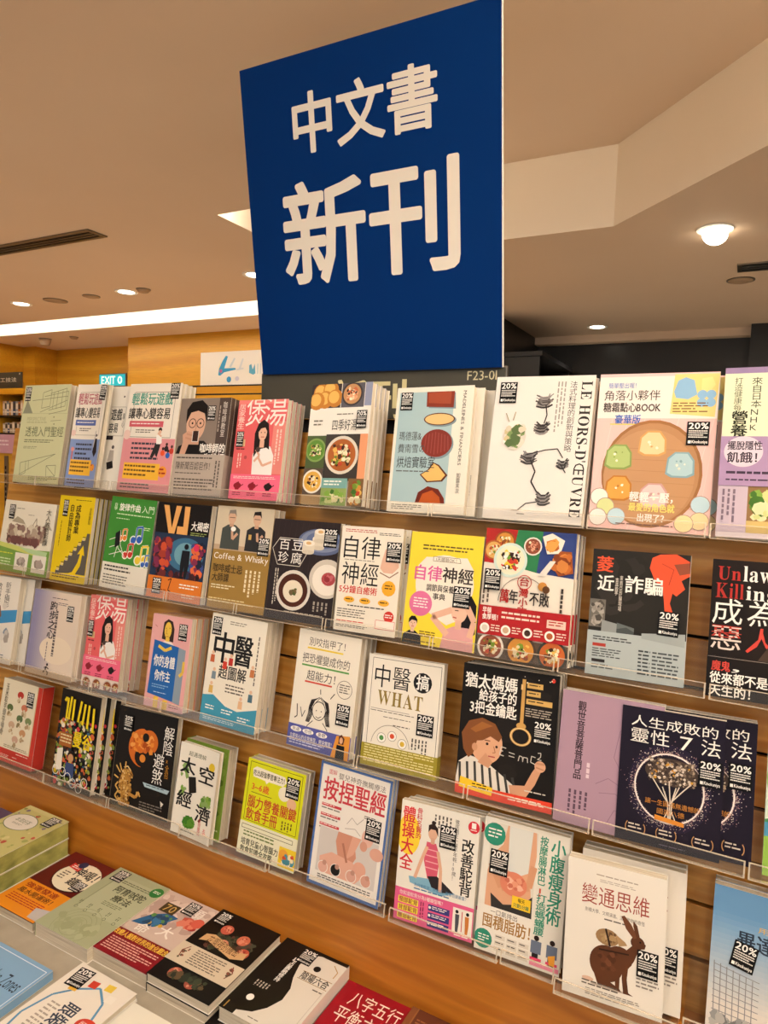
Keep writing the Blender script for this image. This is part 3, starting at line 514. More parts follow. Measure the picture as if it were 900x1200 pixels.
def art_taiwan(w_, h_):
    a = blank(w_, h_, '#eae0d0'); a.p([(0, 0), (36, 0), (30, 28), (0, 27)], '#a82a26').p([(36, 0), (64, 0), (60, 32), (30, 28)], '#2f7a4c').p([(64, 0), (100, 0), (100, 34), (60, 32)], '#2e3f7a')
    plate(a, 22, 10, 12, '#8a4a22', '#c98a3c', FOOD, 2, 12); plate(a, 10, 17, 11, '#a85a2a', '#d9a860', FOOD, 3, 10); plate(a, 30, 24, 19, '#cfe0d4', '#efe6c8', ['#e8c83a', '#c8402e', '#6f9a3c', '#f4efe6', '#3a2a22'], 4, 28)
    plate(a, 54, 12, 10, '#e8e0d4', '#8a4a34', ['#a85a44', '#d9a080'], 5, 8).p([(64, 4), (74, 1), (88, 6), (84, 16), (70, 17)], '#ece4d6').b(66, 4, 84, 16, ['#c9752e', '#e0a050', '#a85a22'], 16, 7, 6).p([(74, 24), (84, 14), (96, 14), (99, 30), (84, 33)], '#9a4f24').b(74, 14, 99, 33, ['#b8682e', '#7a3a1a', '#c98040'], 24, 7, 7).p([(62, 34), (74, 22), (80, 22), (70, 34)], '#e6ded2')
    a.ring(48, 40, 8, .9, '#b03a30').t('台', 43, 36.5, 53, 43, '#a82a26', 1).t('萬年', 22, 47, 42, 57, '#2e2624', 1).t('萬', 22, 47, 32, 57, '#a82a26', 1).t('灣', 43, 45, 53, 51.5, '#a82a26', 1).t('小', 43, 52, 53, 58.5, '#a82a26', 1).t('吃', 43, 59, 53, 65.5, '#a82a26', 1).t('不敗', 55, 47, 76, 57, '#2e2624', 1)
    a.ring(48, 56, 28, .6, '#5a4a40', None, 180, 360).e(68, 42, 5, None, '#b8803e').e(72, 44, 4, None, '#5a3a22').lv(88, 42, 94, 62, 1, '#3a3430').lv(2, 48, 12, 60, 2, '#6a5a50')
    a.r(0, 84, 100, 100, '#57483c'); plate(a, 16, 92, 15, '#ded6ca', '#8a4a34', FOOD, 8, 12); plate(a, 50, 92, 17, '#4a3a30', '#c98a3c', FOOD, 9, 16); plate(a, 84, 92, 16, '#3a3a34', '#b8602e', FOOD, 10, 16)
    o = Art(w_, h_); o.t('早頓', 4, 62, 14, 66.5, WH, 1).t('食厚頓！', 4, 67, 22, 71.5, WH, 1).l(26, 64, 72, 71, 2, '#f0d8c8', 3).p([(76, 66), (96, 66), (96, 72), (76, 72)], '#e8c8b8').l(78, 67, 94, 71, 2, '#a82a26')
    for x, c in ((8, '#d8cdbb'), (32, '#c9a98a'), (56, '#3a2a22'), (80, '#a85a34')): o.e(x, 78, 5.5, None, WH).e(x, 78, 3.4, None, c).l(x + 7, 75, x + 17, 81, 3, '#f0d8c8', x)
    return a, o
def art_scam(w_, h_):
    a = blank(w_, h_, '#26231f'); a.b(0, 0, 60, 62, ['#2c2925', '#24211d', '#302c28'], 30, 16, 3)
    a.p([(62, 4), (70, 1), (86, 0), (99, 5), (100, 16), (92, 20), (96, 26), (88, 32), (84, 30), (82, 38), (86, 46), (78, 48), (76, 36), (74, 26), (66, 22), (60, 12)], '#de5434').p([(84, 8), (99, 6), (100, 14), (90, 16)], '#8a4a34').s([(72, 8), (84, 12), (80, 24)], .6, '#8a3020')
    a.t('菱', 5, 6, 22, 18, '#de5434', 1).t('近', 7, 21, 24, 33, WH, 1).t('詐騙', 36, 20, 74, 33, WH, 1).v('東南亞詐騙現場', 30, 20, 33.4, 48, '#d8d0c4').v('直擊', 25.5, 22, 29, 36, '#d8d0c4')
    a.r(0, 40, 17, 62, '#6a665f').b(0, 40, 17, 62, ['#8a867e', '#4a4641', '#a09c94'], 30, 5, 4).p([(14, 56), (30, 58), (30, 66), (14, 66)], '#8b908f').p([(30, 57), (48, 60), (48, 67), (30, 66)], '#5f6666').p([(30, 62), (40, 60), (48, 63), (48, 67), (30, 66)], '#454b4c')
    o = Art(w_, h_); o.l(6, 69, 60, 73, 2, '#2a2c2c', 2).r(6, 74.5, 20, 77, '#a33a30').l(6, 78.5, 36, 86, 4, '#3a3e3e', 5).r(6, 87, 20, 89.4, '#2a2626').l(6, 91, 30, 95, 2, '#3a3e3e', 6).l(54, 76, 66, 96, 7, '#33383a', 7).l(68, 76, 94, 96, 7, '#454a4c', 8).p([(56, 63), (99, 60), (99, 70), (56, 67)], '#9ba3a2')
    return a, o
def art_unlawful(w_, h_):
    a = blank(w_, h_, '#1d1613')
    a.t('𝐔𝐧', 5, 5, 25, 15, '#a8302a').t('𝐥𝐚𝐰𝐟𝐮𝐥', 27, 3.5, 74, 15, WH).t('𝐊𝐢𝐥𝐥', 4, 17, 28, 28, '#a8302a').t('𝐢𝐧𝐠', 30, 18, 56, 31, WH)
    a.t('成', 2, 29, 28, 47, WH).t('為', 32, 29, 58, 47, WH).t('惡', 2, 48, 28, 66, '#e0cfc4').t('惡', 2, 48, 28, 57, '#b03a30').t('人', 32, 48, 58, 66, '#c8473c')
    a.p([(30, 100), (40, 74), (54, 56), (74, 46), (96, 50), (100, 56), (100, 100)], '#43352c').p([(60, 92), (66, 66), (82, 58), (98, 64), (100, 92)], '#17110f')
    o = Art(w_, h_); o.r(0, 71, 100, 71.4, '#8a8078').t('魔鬼', 4, 74, 20, 81, '#c8473c', 1).t('，', 21, 74, 28, 81, WH).t('從來都不是', 3, 82, 52, 90, WH, 1).t('天生的！', 3, 91, 38, 99, WH, 1)
    return a, o
def art_newcomer(w_, h_):
    a = blank(w_, h_, '#e8e1d4'); a.v('新手攝影', 62, 6, 76, 36, '#2a2826').v('教科書', 40, 8, 52, 34, '#2a2826').r(20, 8, 28, 24, '#b8443a').e(66, 34, 6, None, '#d8d0c4')
    a.p([(0, 48), (60, 40), (100, 36), (100, 50), (60, 55), (0, 62)], '#3f8fc4').p([(40, 44), (54, 34), (60, 46), (52, 54)], '#8a5a44').b(0, 58, 90, 78, ['#c9c2b8', '#a89f96', '#e0d9cf', '#7f8fa0'], 40, 9, 4).e(40, 82, 20, 9, '#3f8fc4').t('新手', 28, 79, 52, 86, WH)
    return a.l(6, 90, 80, 98, 3, '#5a6a7a', 6)
def art_running(w_, h_):
    a = Art(w_, h_); c1 = (142, 138, 170); c2 = (223, 206, 188)
    for i in range(24):
        k = min(1, max(0, (i / 23 - .05) * 1.9)); a.r(i * 100 / 24, 0, (i + 1) * 100 / 24 + .3, 100, '#%02x%02x%02x' % tuple(int(p * (1 - k) + q * k) for p, q in zip(c1, c2)))
    a.e(60, 68, 34, 16, '#e6d6bf').r(0, 94, 100, 100, '#c9b39a')
    a.v('跑步之心', 38, 12, 53, 56, '#262022', 1).lv(52, 22, 57, 84, 1, '#5a5050', 9, .9).lv(40, 60, 44, 84, 1, '#6a6068').l(40, 7, 74, 9, 1, '#5a5058').l(54, 12, 76, 16, 2, '#6a6068', 3)
    a.e(47, 86, 2, None, BK).s([(46, 88), (44, 92), (40, 96)], 2, BK).s([(45, 92), (50, 95), (49, 98)], 1.8, BK).s([(41, 90), (46, 89), (51, 90.5)], 1.4, BK)
    return a
def art_body(w_, h_):
    a = blank(w_, h_, '#e2a8a6'); a.p([(28, 26), (30, 8), (40, 4), (52, 6), (58, 14), (58, 28)], '#33201c').e(42, 16, 9, 9, '#e6bf4a').r(38, 24, 48, 32, '#e6bf4a').p([(24, 32), (36, 28), (52, 28), (64, 32), (66, 38), (22, 38)], '#e9e1d6')
    a.s([(39, 15), (38, 20), (42, 20)], .8, '#7a5a14').s([(38, 23), (45, 22.5)], 1, '#a8452a').e(37.5, 14, 1, None, BK, 8).e(46, 13.5, 1, None, BK, 8)
    a.p([(72, 32), (92, 34), (90, 92), (70, 90)], '#8a9aa8').p([(10, 28), (74, 32), (72, 90), (6, 86)], '#1f5fa8')
    a.s([(22, 34), (40, 38), (56, 34)], 6, '#e6bf4a').s([(90, 46), (90, 58), (82, 62)], 6, '#e6bf4a').r(24, 88, 36, 100, '#e6bf4a').r(48, 90, 60, 100, '#e6bf4a')
    a.t('你的身體', 14, 44, 68, 56, WH, 1).t('你作主', 20, 60, 60, 71, WH, 1).l(16, 75, 62, 80, 2, '#8ab0d8', 4).l(22, 83, 56, 84.6, 1, '#cfe0f0')
    return a.l(64, 93, 96, 98, 2, '#8a4a4a', 5).e(80, 24, 2.5, None, '#c8504a').s([(8, 12), (14, 14)], 1, '#a8504a')
def art_tcm(w_, h_):
    a = blank(w_, h_, '#ebe3d2'); a.p([(0, 76), (20, 74), (44, 82), (66, 84), (100, 78), (100, 100), (0, 100)], '#3f93b0')
    a.t('中', 10, 17, 46, 44, BK, 1).t('醫', 48, 17, 80, 44, BK, 1).t('超圖解', 24, 46, 74, 58, '#2a2624', 1).l(34, 5, 66, 9, 2, '#8a8272').l(40, 62, 74, 71, 3, '#5a5248', 4).lv(88, 14, 93, 60, 1, '#6a6258')
    for x, y, c in ((10, 40, '#c8643c'), (16, 55, '#7a8a94'), (14, 68, '#d8b060'), (34, 44, '#d0402e'), (84, 46, '#c87a4a'), (86, 68, '#4a6a7a'), (70, 76, '#e0b48a'), (44, 40, '#b8322a')): a.e(x, y - 4, 2.6, None, '#e0b898').p([(x - 3.5, y - 2), (x + 3.5, y - 2), (x + 4, y + 5), (x - 4, y + 5)], c)
    return a.l(8, 84, 32, 89, 2, WH, 2).l(38, 85, 60, 90, 2, WH, 3).l(68, 88, 92, 93, 2, WH, 4).l(6, 95, 80, 98, 2, '#cfe4ea', 5)
def art_nails(w_, h_):
    a = blank(w_, h_, '#ece4d4'); a.t('別咬指甲了！', 18, 6, 76, 13, '#2a2624').r(16, 14.4, 74, 15.8, '#e6c83a').t('把恐懼變成你的', 10, 20, 86, 28, '#2a2624').r(10, 29.4, 86, 30.8, '#5a9a48').t('超能力！', 20, 34, 66, 42, '#2a2624').r(18, 43, 62, 44.4, '#cf4a3a')
    ln = '#2a2424'
    for i in range(7):
        a.s([(45 - i * .5, 54.5 + i * .25), (38 - i * .9, 58), (34 - i * .7, 64), (36 - i * 1.1, 70), (32 - i * .9, 77)], .8, ln); a.s([(47 + i * .5, 54.5 + i * .25), (54 + i * .9, 58), (58 + i * .7, 64), (56 + i * 1.1, 70), (60 + i * .9, 77)], .8, ln)
    a.s([(46, 55), (42, 58), (38, 61)], .8, ln).s([(46, 55), (51, 58), (54, 61)], .8, ln)
    a.ring(46, 66, 11, 1, ln, 8).e(42, 66, .9, None, ln, 8).e(50, 66, .9, None, ln, 8).s([(42, 71), (46, 72), (51, 70)], .9, ln).s([(38, 75), (30, 80), (28, 88)], 1, ln).s([(54, 75), (62, 80), (64, 88)], 1, ln).s([(10, 64), (12, 74), (8, 76)], 1.4, ln).s([(16, 66), (20, 74), (24, 68)], 1, ln).s([(46, 52), (45, 48)], 1.2, ln).s([(62, 54), (68, 49)], 1.2, ln).ring(82, 44, 12, .7, '#6a6258').l(74, 40, 90, 48, 4, '#6a6258', 6)
    o = Art(w_, h_); o.p([(78, 82), (99, 80), (99, 100), (72, 100)], '#dd9438').e(86, 85, 3.4, 3, '#d8ab8a').p([(82, 82), (86, 80), (91, 83), (90, 88), (82, 88)], '#5a3220').e(86, 85, 2.6, 2.6, '#d8ab8a').p([(80, 89), (92, 89), (93, 100), (79, 100)], '#1c1a1c')
    for x, q in ((6, '焦慮'), (26, '恐慌'), (48, '憂鬱')): o.e(x + 7, 85, 9, 2.2, WH).t(q, x + 1, 83.4, x + 13, 86.6, '#3a3a6a')
    o.t('立即安心的日常練習，親身實證！', 4, 89, 72, 92.6, WH).l(4, 94, 66, 98.4, 2, '#cdd0e8', 4)
    return a, o
def art_what(w_, h_):
    a = blank(w_, h_, '#e9e2d4'); a.s([(6, 3), (97, 3), (97, 80)], .6, '#4a443c').s([(6, 3), (6, 80)], .6, '#4a443c')
    a.t('中醫', 10, 9, 58, 29, BK).e(74, 19, 12, None, BK).t('搞', 66, 12.5, 82, 25.5, WH, 1).t('𝐖𝐇𝐀𝐓', 16, 31, 76, 44, '#8a7434').s([(8, 48), (60, 48)], .5, '#6a6258').l(8, 49.5, 70, 51, 1, '#5a5248').l(26, 54, 66, 55.4, 1, '#5a5248', 3).l(40, 60, 64, 62, 1, '#5a5248', 4)
    for x, y, c in ((26, 73, '#4f8a4a'), (40, 70, '#d0502e'), (54, 75, '#d8b440')): a.e(x, y, 6, None, WH).ring(x, y, 6, .6, '#8a8272').e(x, y, 3, None, c)
    a.ring(38, 80, 26, .7, '#8a8272', None, 185, 355).lv(66, 68, 88, 80, 5, '#4a443c', 5)
    o = Art(w_, h_); o.l(4, 81, 96, 97, 7, '#e0d69a', 6)
    return a, o
def art_mother(w_, h_):
    a = blank(w_, h_, '#16120f'); a.b(0, 0, 100, 90, ['#1b1613', '#181411', '#1e1916'], 20, 20, 2)
    a.t('猶太媽媽', 3, 7, 58, 18, WH, 1).t('給孩子的', 19, 18.5, 58, 27, WH, 1).t('3把金鑰匙', 10, 28, 59, 37.5, WH, 1)
    g = '#c79a55'; a.r(63, 6, 66.5, 42, g).r(62, 10, 64, 14, '#e0bd80').ring(64.5, 49, 11, 2.6, g, 7).e(64.5, 41, 5, 2.4, g).ring(64.5, 49, 10.2, .8, '#e8cd96', 6.4)
    for y, x1 in ((8, 84), (14, 82), (20, 94)): a.r(68, y, x1, y + 4, '#d0a860').l(70, y + 1.2, x1 - 2, y + 3.2, 1, '#3a2a14', y)
    a.l(68, 27, 94, 34, 4, '#b0a698', 3)
    a.p([(0, 88), (2, 76), (12, 70), (30, 72), (48, 80), (66, 88), (70, 94), (0, 96)], '#ded6ca')
    for i in range(8): a.s([(3 + i * 8, 74 + abs(i - 2) * 1.2), (5 + i * 8.4, 93)], 2.6, '#3c3a36')
    a.p([(56, 86), (72, 84), (78, 74), (84, 66), (88, 70), (82, 82), (74, 92), (58, 92)], '#cf9a78').e(86, 68, 5.5, None, '#d6a383').s([(82, 66), (90, 66)], 2, '#c28d6c').s([(82, 69), (90, 70)], 1.4, '#b98363')
    a.e(30, 59, 17, 15, '#d8a583').p([(30, 66), (22, 74), (34, 77), (38, 72)], '#cb9674')
    a.p([(6, 66), (3, 54), (10, 44), (24, 40), (38, 43), (46, 52), (43, 56), (34, 53), (26, 57), (20, 58), (17, 68), (12, 72)], '#7a4a28').p([(12, 50), (24, 43), (36, 45), (30, 47), (18, 52)], '#96602f')
    a.e(31, 59, 1.5, None, '#2a1812', 8).e(41, 60, 1.4, None, '#2a1812', 8).s([(28, 56.5), (34, 56.5)], 1, '#6a4024').s([(38, 60), (40, 64.5), (37, 65)], .9, '#a8714f').s([(33, 68), (40, 68)], 1.3, '#a8504a').e(18, 63, 3, 3, '#c99470')
    a.s([(46, 59), (44.5, 65), (49, 65.5)], .9, '#cfc8bc').s([(45, 62), (48, 62)], .9, '#cfc8bc').s([(46, 59), (51, 59.5)], .9, '#cfc8bc').s([(54, 62), (60, 62.6)], .8, '#cfc8bc').s([(54, 64.6), (60, 65)], .8, '#cfc8bc').s([(64, 67), (65, 63), (68, 63.5), (68.5, 67), (69, 63.5), (73, 63.5), (73.5, 67)], .8, '#cfc8bc').s([(81, 62), (77, 61.5), (76.5, 66), (81, 67)], .8, '#cfc8bc').s([(83, 58.5), (86, 58), (86, 61), (83, 63), (87, 63.2)], .7, '#cfc8bc')
    a.l(72, 87, 94, 89, 1, '#cfc8bc').p([(0, 92), (100, 92), (100, 100), (0, 100)], '#d8452f').l(56, 94, 92, 97.6, 2, '#f4e2d4', 3).p([(5, 87), (40, 91), (39, 97), (4, 95)], '#efc62e').l(18, 90.4, 36, 94.6, 2, '#3a2a10', 4).e(94, 4, 2, 1.6, '#c8382c')
    return a.b(60, 2, 96, 10, ['#f0e6d0'], 6, 1, 3)
def art_sutra(w_, h_):
    a = blank(w_, h_, '#a88a9c'); a.v('觀世音菩薩普門品', 17, 7, 25, 66, '#2a2028', 1).lv(30, 52, 33.4, 66, 1, '#d8c6d0', 5, .9).lv(14, 74, 36, 92, 4, '#5a4656', 3); g = '#8f7488'
    for p in ([(80, 8), (60, 24), (56, 44), (66, 56), (96, 58)], [(86, 6), (92, 30), (98, 44)], [(40, 66), (52, 60), (70, 66), (98, 64)], [(44, 72), (60, 70), (76, 78), (98, 74)], [(54, 92), (60, 82), (74, 84), (90, 94)], [(66, 30), (76, 34), (80, 46)]): a.s(p, .7, g)
    return a
def art_spirit(w_, h_):
    a = blank(w_, h_, '#1b1524'); a.e(50, 56, 40, 32, '#231b30').e(50, 56, 36, 28, '#2c2136')
    rd = random.Random(4); P = []
    for i in range(900):
        t = rd.random() * 6.283; q = 1 + abs(rd.gauss(0, .13)) * rd.choice((1, 1, -.3)); x = 50 + 33 * q * math.cos(t); y = 56 + 25 * q * math.sin(t); s_ = rd.uniform(.2, .55)
        P.append([(x - s_, y), (x, y - s_ * .75), (x + s_, y), (x, y + s_ * .75)])
    a.add(P[:560], '#e4d6c8'); a.add(P[560:], '#c79a9a'); a.ring(50, 56, 34, 1.7, '#cfb9b0', 25.7, 0, 360, 48).ring(50, 56, 33.4, .9, '#f6eee6', 25.2, 0, 360, 48).e(50, 56, 31.6, 23.8, '#191320')
    a.e(52, 44, 26, 10, '#4a3c34').b(28, 34, 76, 54, ['#cdbfae', '#a8947e', '#8a7868', '#ded2c2', '#6a5a4c', '#3a2e2a'], 220, 1.9, 7).b(30, 36, 74, 52, ['#d09a3a', '#c78a34'], 14, 1.8, 9)
    for p in ([(51, 80), (50, 66), (44, 55)], [(52, 80), (52, 64), (50, 50)], [(53, 80), (54, 64), (60, 53)], [(50, 66), (40, 56), (34, 50)], [(54, 64), (64, 55), (70, 50)], [(51, 68), (46, 58)], [(53, 66), (57, 54)], [(46, 80), (50, 72)], [(59, 80), (54, 72)]): a.s(p, 1.1, '#d8ccbc')
    a.t('人生成敗的', 10, 6, 93, 14, WH).t('靈性', 10, 15.5, 48, 26, WH).t('7', 58, 16, 70, 26, WH).t('法', 78, 15.5, 96, 27, WH)
    a.t('讓一生圓滿無遺憾的', 28, 65, 80, 69, '#c9863a').t('國運八德', 40, 71, 66, 75, '#c9863a').p([(38, 76), (66, 78), (66, 81), (38, 79.5)], '#d88a34')
    for x in (10, 40, 74): a.ring(x + 4, 89, 4, .8, '#b98a5a', 4.6, 120, 240).ring(x + 16, 89, 4, .8, '#b98a5a', 4.6, -60, 60).l(x + 3, 86, x + 17, 91, 2, '#cfc2b4', x)
    return a.l(44, 96.5, 70, 98, 1, '#6a5f70')
def art_hills(w_, h_):
    a = blank(w_, h_, '#cfe0cc'); a.ring(40, 30, 40, 4, '#8fb06a', None, 150, 290).b(0, 4, 50, 40, ['#7fa84e', '#a8c46a'], 20, 9, 3).p([(0, 60), (20, 54), (60, 62), (100, 58), (100, 100), (0, 100)], '#4a8a5a').p([(0, 62), (40, 60), (100, 70), (100, 100), (0, 100)], '#4f92b4').p([(0, 72), (60, 70), (100, 74), (100, 100), (0, 100)], '#8fb84e').b(0, 78, 60, 98, ['#e8e0b8', '#e6c04a', '#6f9a3c', '#7f90c4'], 30, 6, 5)
    return a
def art_mushroom(w_, h_):
    a = blank(w_, h_, '#c23a30'); a.r(0, 0, 90, 84, '#e6dbc0').r(88, 0, 90, 84, '#c9b48c')
    for x, y, c in ((48, 16, '#b8382e'), (62, 30, '#c9785a'), (26, 34, '#5f6f44'), (54, 44, '#5a7048'), (76, 44, '#7a8a5a'), (36, 54, '#c9a88a'), (66, 60, '#c9966a'), (50, 70, '#d0a890')): a.e(x, y, 8, 4.4, c).r(x - 2, y + 2, x + 2, y + 9, '#ded0b4').b(x - 8, y + 3, x + 8, y + 12, ['#cfbc98', '#b59a74', '#8a7a54'], 5, 4, x)
    return a.v('玉米取芋頭存排骨', 9, 6, 17, 70, '#4a4030').l(24, 79, 86, 83, 2, '#9a8c6c').l(58, 86, 90, 88, 1, '#f0d0c0').l(14, 91, 40, 96, 3, '#f0c8b8', 3).l(50, 91, 62, 93, 1, '#f0c8b8')
def art_bangkok(w_, h_):
    a = blank(w_, h_, '#1b1714'); a.b(0, 26, 100, 100, ['#d8b41c', '#3a6a8a', '#2a2624', '#c8643c', '#8a9a4a', '#e0d0b0', '#4a2a20', '#1a1614', '#c83a44', '#ece2d0', '#25333a', '#7a8a3a'], 460, 5, 5)
    y = '#f0d21e'
    for p in ([(14, 12), (18, 8), (22, 12)], [(22, 8), (22, 30)], [(30, 6), (28, 30)], [(38, 8), (38, 30)], [(56, 8), (52, 30)], [(66, 10), (64, 32)], [(76, 10), (76, 34)], [(88, 12), (90, 36)]): a.s(p, 5, y)
    a.r(12, 44, 44, 58, '#a8632c').l(14, 46, 42, 56, 3, '#e8d8a8').t('曼谷', 46, 40, 92, 56, y, 1)
    a.e(46, 66, 9, None, '#2a1c18').e(46, 68, 7, None, '#c9966a').p([(36, 73), (56, 73), (58, 86), (34, 86)], '#3a4a7a').p([(10, 62), (24, 60), (26, 82), (12, 84)], '#ece2d0')
    for x, q in ((12, 84), (30, 84), (44, 88), (58, 92), (74, 95), (86, 88)): a.ring(x, q, 8, 1.2, '#f4efe6')
    return a
def art_dragon(w_, h_):
    a = blank(w_, h_, '#171210'); o1 = '#cf6a22'; o2 = '#e08a34'
    a.e(46, 37, 24, 19, o1, 26, 90, 270).e(46, 28, 12, 9.5, o1).e(46, 46, 12, 9.5, '#171210').e(56, 30, 15, 12, o1).e(58, 46, 12, 10, '#171210').b(24, 22, 66, 44, [o1, o2, '#a84a16', '#e8a050'], 44, 5, 4).e(50, 26, 5.5, None, '#171210').e(48, 47, 5, None, o2)
    g = ['#b8843a', '#d8ab5c', '#8a5a22', '#e8c888', '#c08a40']; a.p([(18, 62), (30, 60), (36, 66), (30, 72), (36, 80), (32, 90), (26, 98), (16, 98), (18, 86), (12, 76)], '#b07c36').b(12, 61, 36, 98, g + ['#6a4218'], 190, 2.2, 6).s([(30, 64), (35, 66)], 1, '#3a2410').s([(12, 76), (8, 80), (14, 84), (9, 90), (15, 94)], 2.2, '#d8ab5c').s([(20, 60), (26, 58), (32, 62)], 1.6, '#e8c888')
    a.s([(14, 66), (6, 60)], 2, '#d8ab5c').s([(16, 64), (12, 57)], 2, '#d8ab5c').s([(22, 61), (22, 54)], 2, '#d8ab5c').s([(12, 72), (4, 70)], 2, '#d8ab5c').s([(32, 84), (44, 86), (50, 80)], 4, '#c08a40').s([(48, 80), (52, 84)], 2, '#d8ab5c').s([(46, 80), (46, 84)], 2, '#d8ab5c')
    a.v('解陰', 81, 10, 97, 38, WH).v('避煞', 68, 38, 85, 68, WH).v('×全招', 88, 40, 94, 60, '#c98a2a').p([(54, 69), (99, 70), (96, 74), (58, 73)], '#a9c0c8').l(60, 70.4, 92, 72.2, 1, '#2a3a40').l(52, 88, 90, 96, 3, '#7a726a', 3).p([(86, 82), (92, 84), (88, 88)], '#d8d0c4')
    return a.v('命理', 10, 8, 14, 20, '#8a8278')
def art_space(w_, h_):
    a = blank(w_, h_, '#ece5d6'); a.t('超邁理解', 22, 8, 66, 13, '#3a4a2a'); a.e(84, 18, 8, None, '#e0c034')
    a.b(4, 18, 30, 60, GRN[:2] + ['#8aa860'], 12, 7, 4).b(56, 44, 96, 66, GRN[:2] + ['#8aa860'], 14, 8, 5)
    a.t('太', 6, 16, 42, 33, BK, 1).t('空', 54, 20, 92, 38, BK, 1).t('經', 6, 53, 42, 70, BK, 1).t('濟', 56, 62, 94, 80, BK, 1).p([(28, 36), (46, 34), (52, 50), (34, 54)], '#1c1a18').v('最新', 36, 36, 44, 52, '#e8e0d0')
    a.b(22, 76, 60, 92, ['#5a8f2c', '#3f7a22', '#6fa038'], 22, 12, 6).v('星際關鍵', 66, 76, 73, 94, '#c8504a').v('太空', 80, 84, 87, 92, '#c8504a')
    return a.l(24, 94, 60, 97, 1, '#6a6a54')
def art_leaf(w_, h_): return blank(w_, h_, '#7d9a3c').b(0, 0, 100, 100, ['#6f8c32', '#8aa848', '#5f7c2a'], 60, 10, 3).l(60, 88, 96, 92, 1, '#d8dcae')
def art_brain(w_, h_):
    a = blank(w_, h_, '#d6d81c'); a.s([(5, 3), (95, 3), (95, 64), (5, 64), (5, 3)], .8, '#5a5a14').p([(10, 10), (16, 7), (66, 9), (70, 14), (64, 19), (40, 19), (36, 22), (33, 19), (12, 18)], '#efe8d4').t('吃出超強學習專注力！', 12, 10.5, 66, 16.5, '#3a3418', 1)
    a.t('3~6歲', 12, 24, 42, 32, '#d0502e', 1).r(12, 34, 48, 34.6, '#3a3418').e(68, 26, 10, None, '#efe6cc').e(82, 34, 8, None, '#e2b48e').t('腦力營養關鍵', 8, 38, 92, 50, '#b8402a', 1).t('飲食手冊', 8, 51, 62, 63, '#b8402a', 1).lv(70, 53, 90, 63, 4, '#5a4a1c', 3)
    a.r(0, 66, 100, 100, '#e6e2c4').s([(4, 69), (92, 69), (92, 73), (4, 73), (4, 69)], .8, '#6a6a44').l(8, 75, 66, 82, 2, '#6a7a3c', 4).t('培育兒童心智腦力', 6, 83, 70, 90, '#2e3018', 1).t('飲食知識全攻略', 6, 91, 62, 98, '#2e3018', 1)
    return a.r(72, 78, 100, 98, '#e8c82e').e(80, 86, 8, None, '#e2a03a').e(92, 90, 7, None, '#5a9ab4').b(72, 78, 100, 98, ['#c8502e', '#f0e0b0', '#4a8a9a'], 14, 5, 5)
def art_baby(w_, h_):
    a = blank(w_, h_, '#4a6ba6'); a.r(3, 2, 97, 97.5, '#e9e3da').t('圖解', 13, 5, 24, 9, '#c23a44').t('嬰兒神奇撫觸療法', 27, 6, 92, 11, '#5a5450').t('按捏聖經', 8, 12, 94, 30, '#c23a44', 1)
    for i in range(3): a.r(8, 33 + i * 8, 36, 35.2 + i * 8, '#c23a44').l(9, 33.5 + i * 8, 35, 35 + i * 8, 1, '#f0d8d0', i + 2).l(8, 36.4 + i * 8, 42, 38.6 + i * 8, 1, '#6a645e', i + 5)
    a.s([(46, 44), (52, 38), (60, 42), (68, 36)], .7, '#a8a098').s([(44, 48), (58, 46), (66, 50)], .7, '#a8a098').l(68, 33, 84, 36, 2, '#5a5450')
    a.r(10, 52, 92, 88, '#cfc8c2').p([(36, 52), (58, 52), (64, 68), (56, 78), (40, 74), (34, 60)], '#c98f78').p([(56, 52), (68, 52), (60, 66), (50, 72)], '#d8a48e').p([(14, 76), (30, 70), (60, 72), (74, 82), (66, 88), (16, 88)], '#dcaa96').e(70, 76, 9, None, '#d8a490').s([(44, 60), (52, 74)], 3, '#a8705c')
    a.e(76, 50, 8, 7, '#e2b6a4').e(90, 60, 9, 5, '#d8a490').e(72, 57, 5, 4, '#d29a84')
    for x, c in ((20, '#d8a898'), (38, '#1a1616'), (60, '#d0a090'), (80, '#c99888')): a.e(x, 82 + (x % 7) * .3, 7.4, None, '#ece6dc').e(x, 82 + (x % 7) * .3, 6.6, None, c).e(x + 2, 80, 3, None, '#b88a7a')
    return a.l(14, 90, 88, 95.5, 3, '#4a4440', 8)
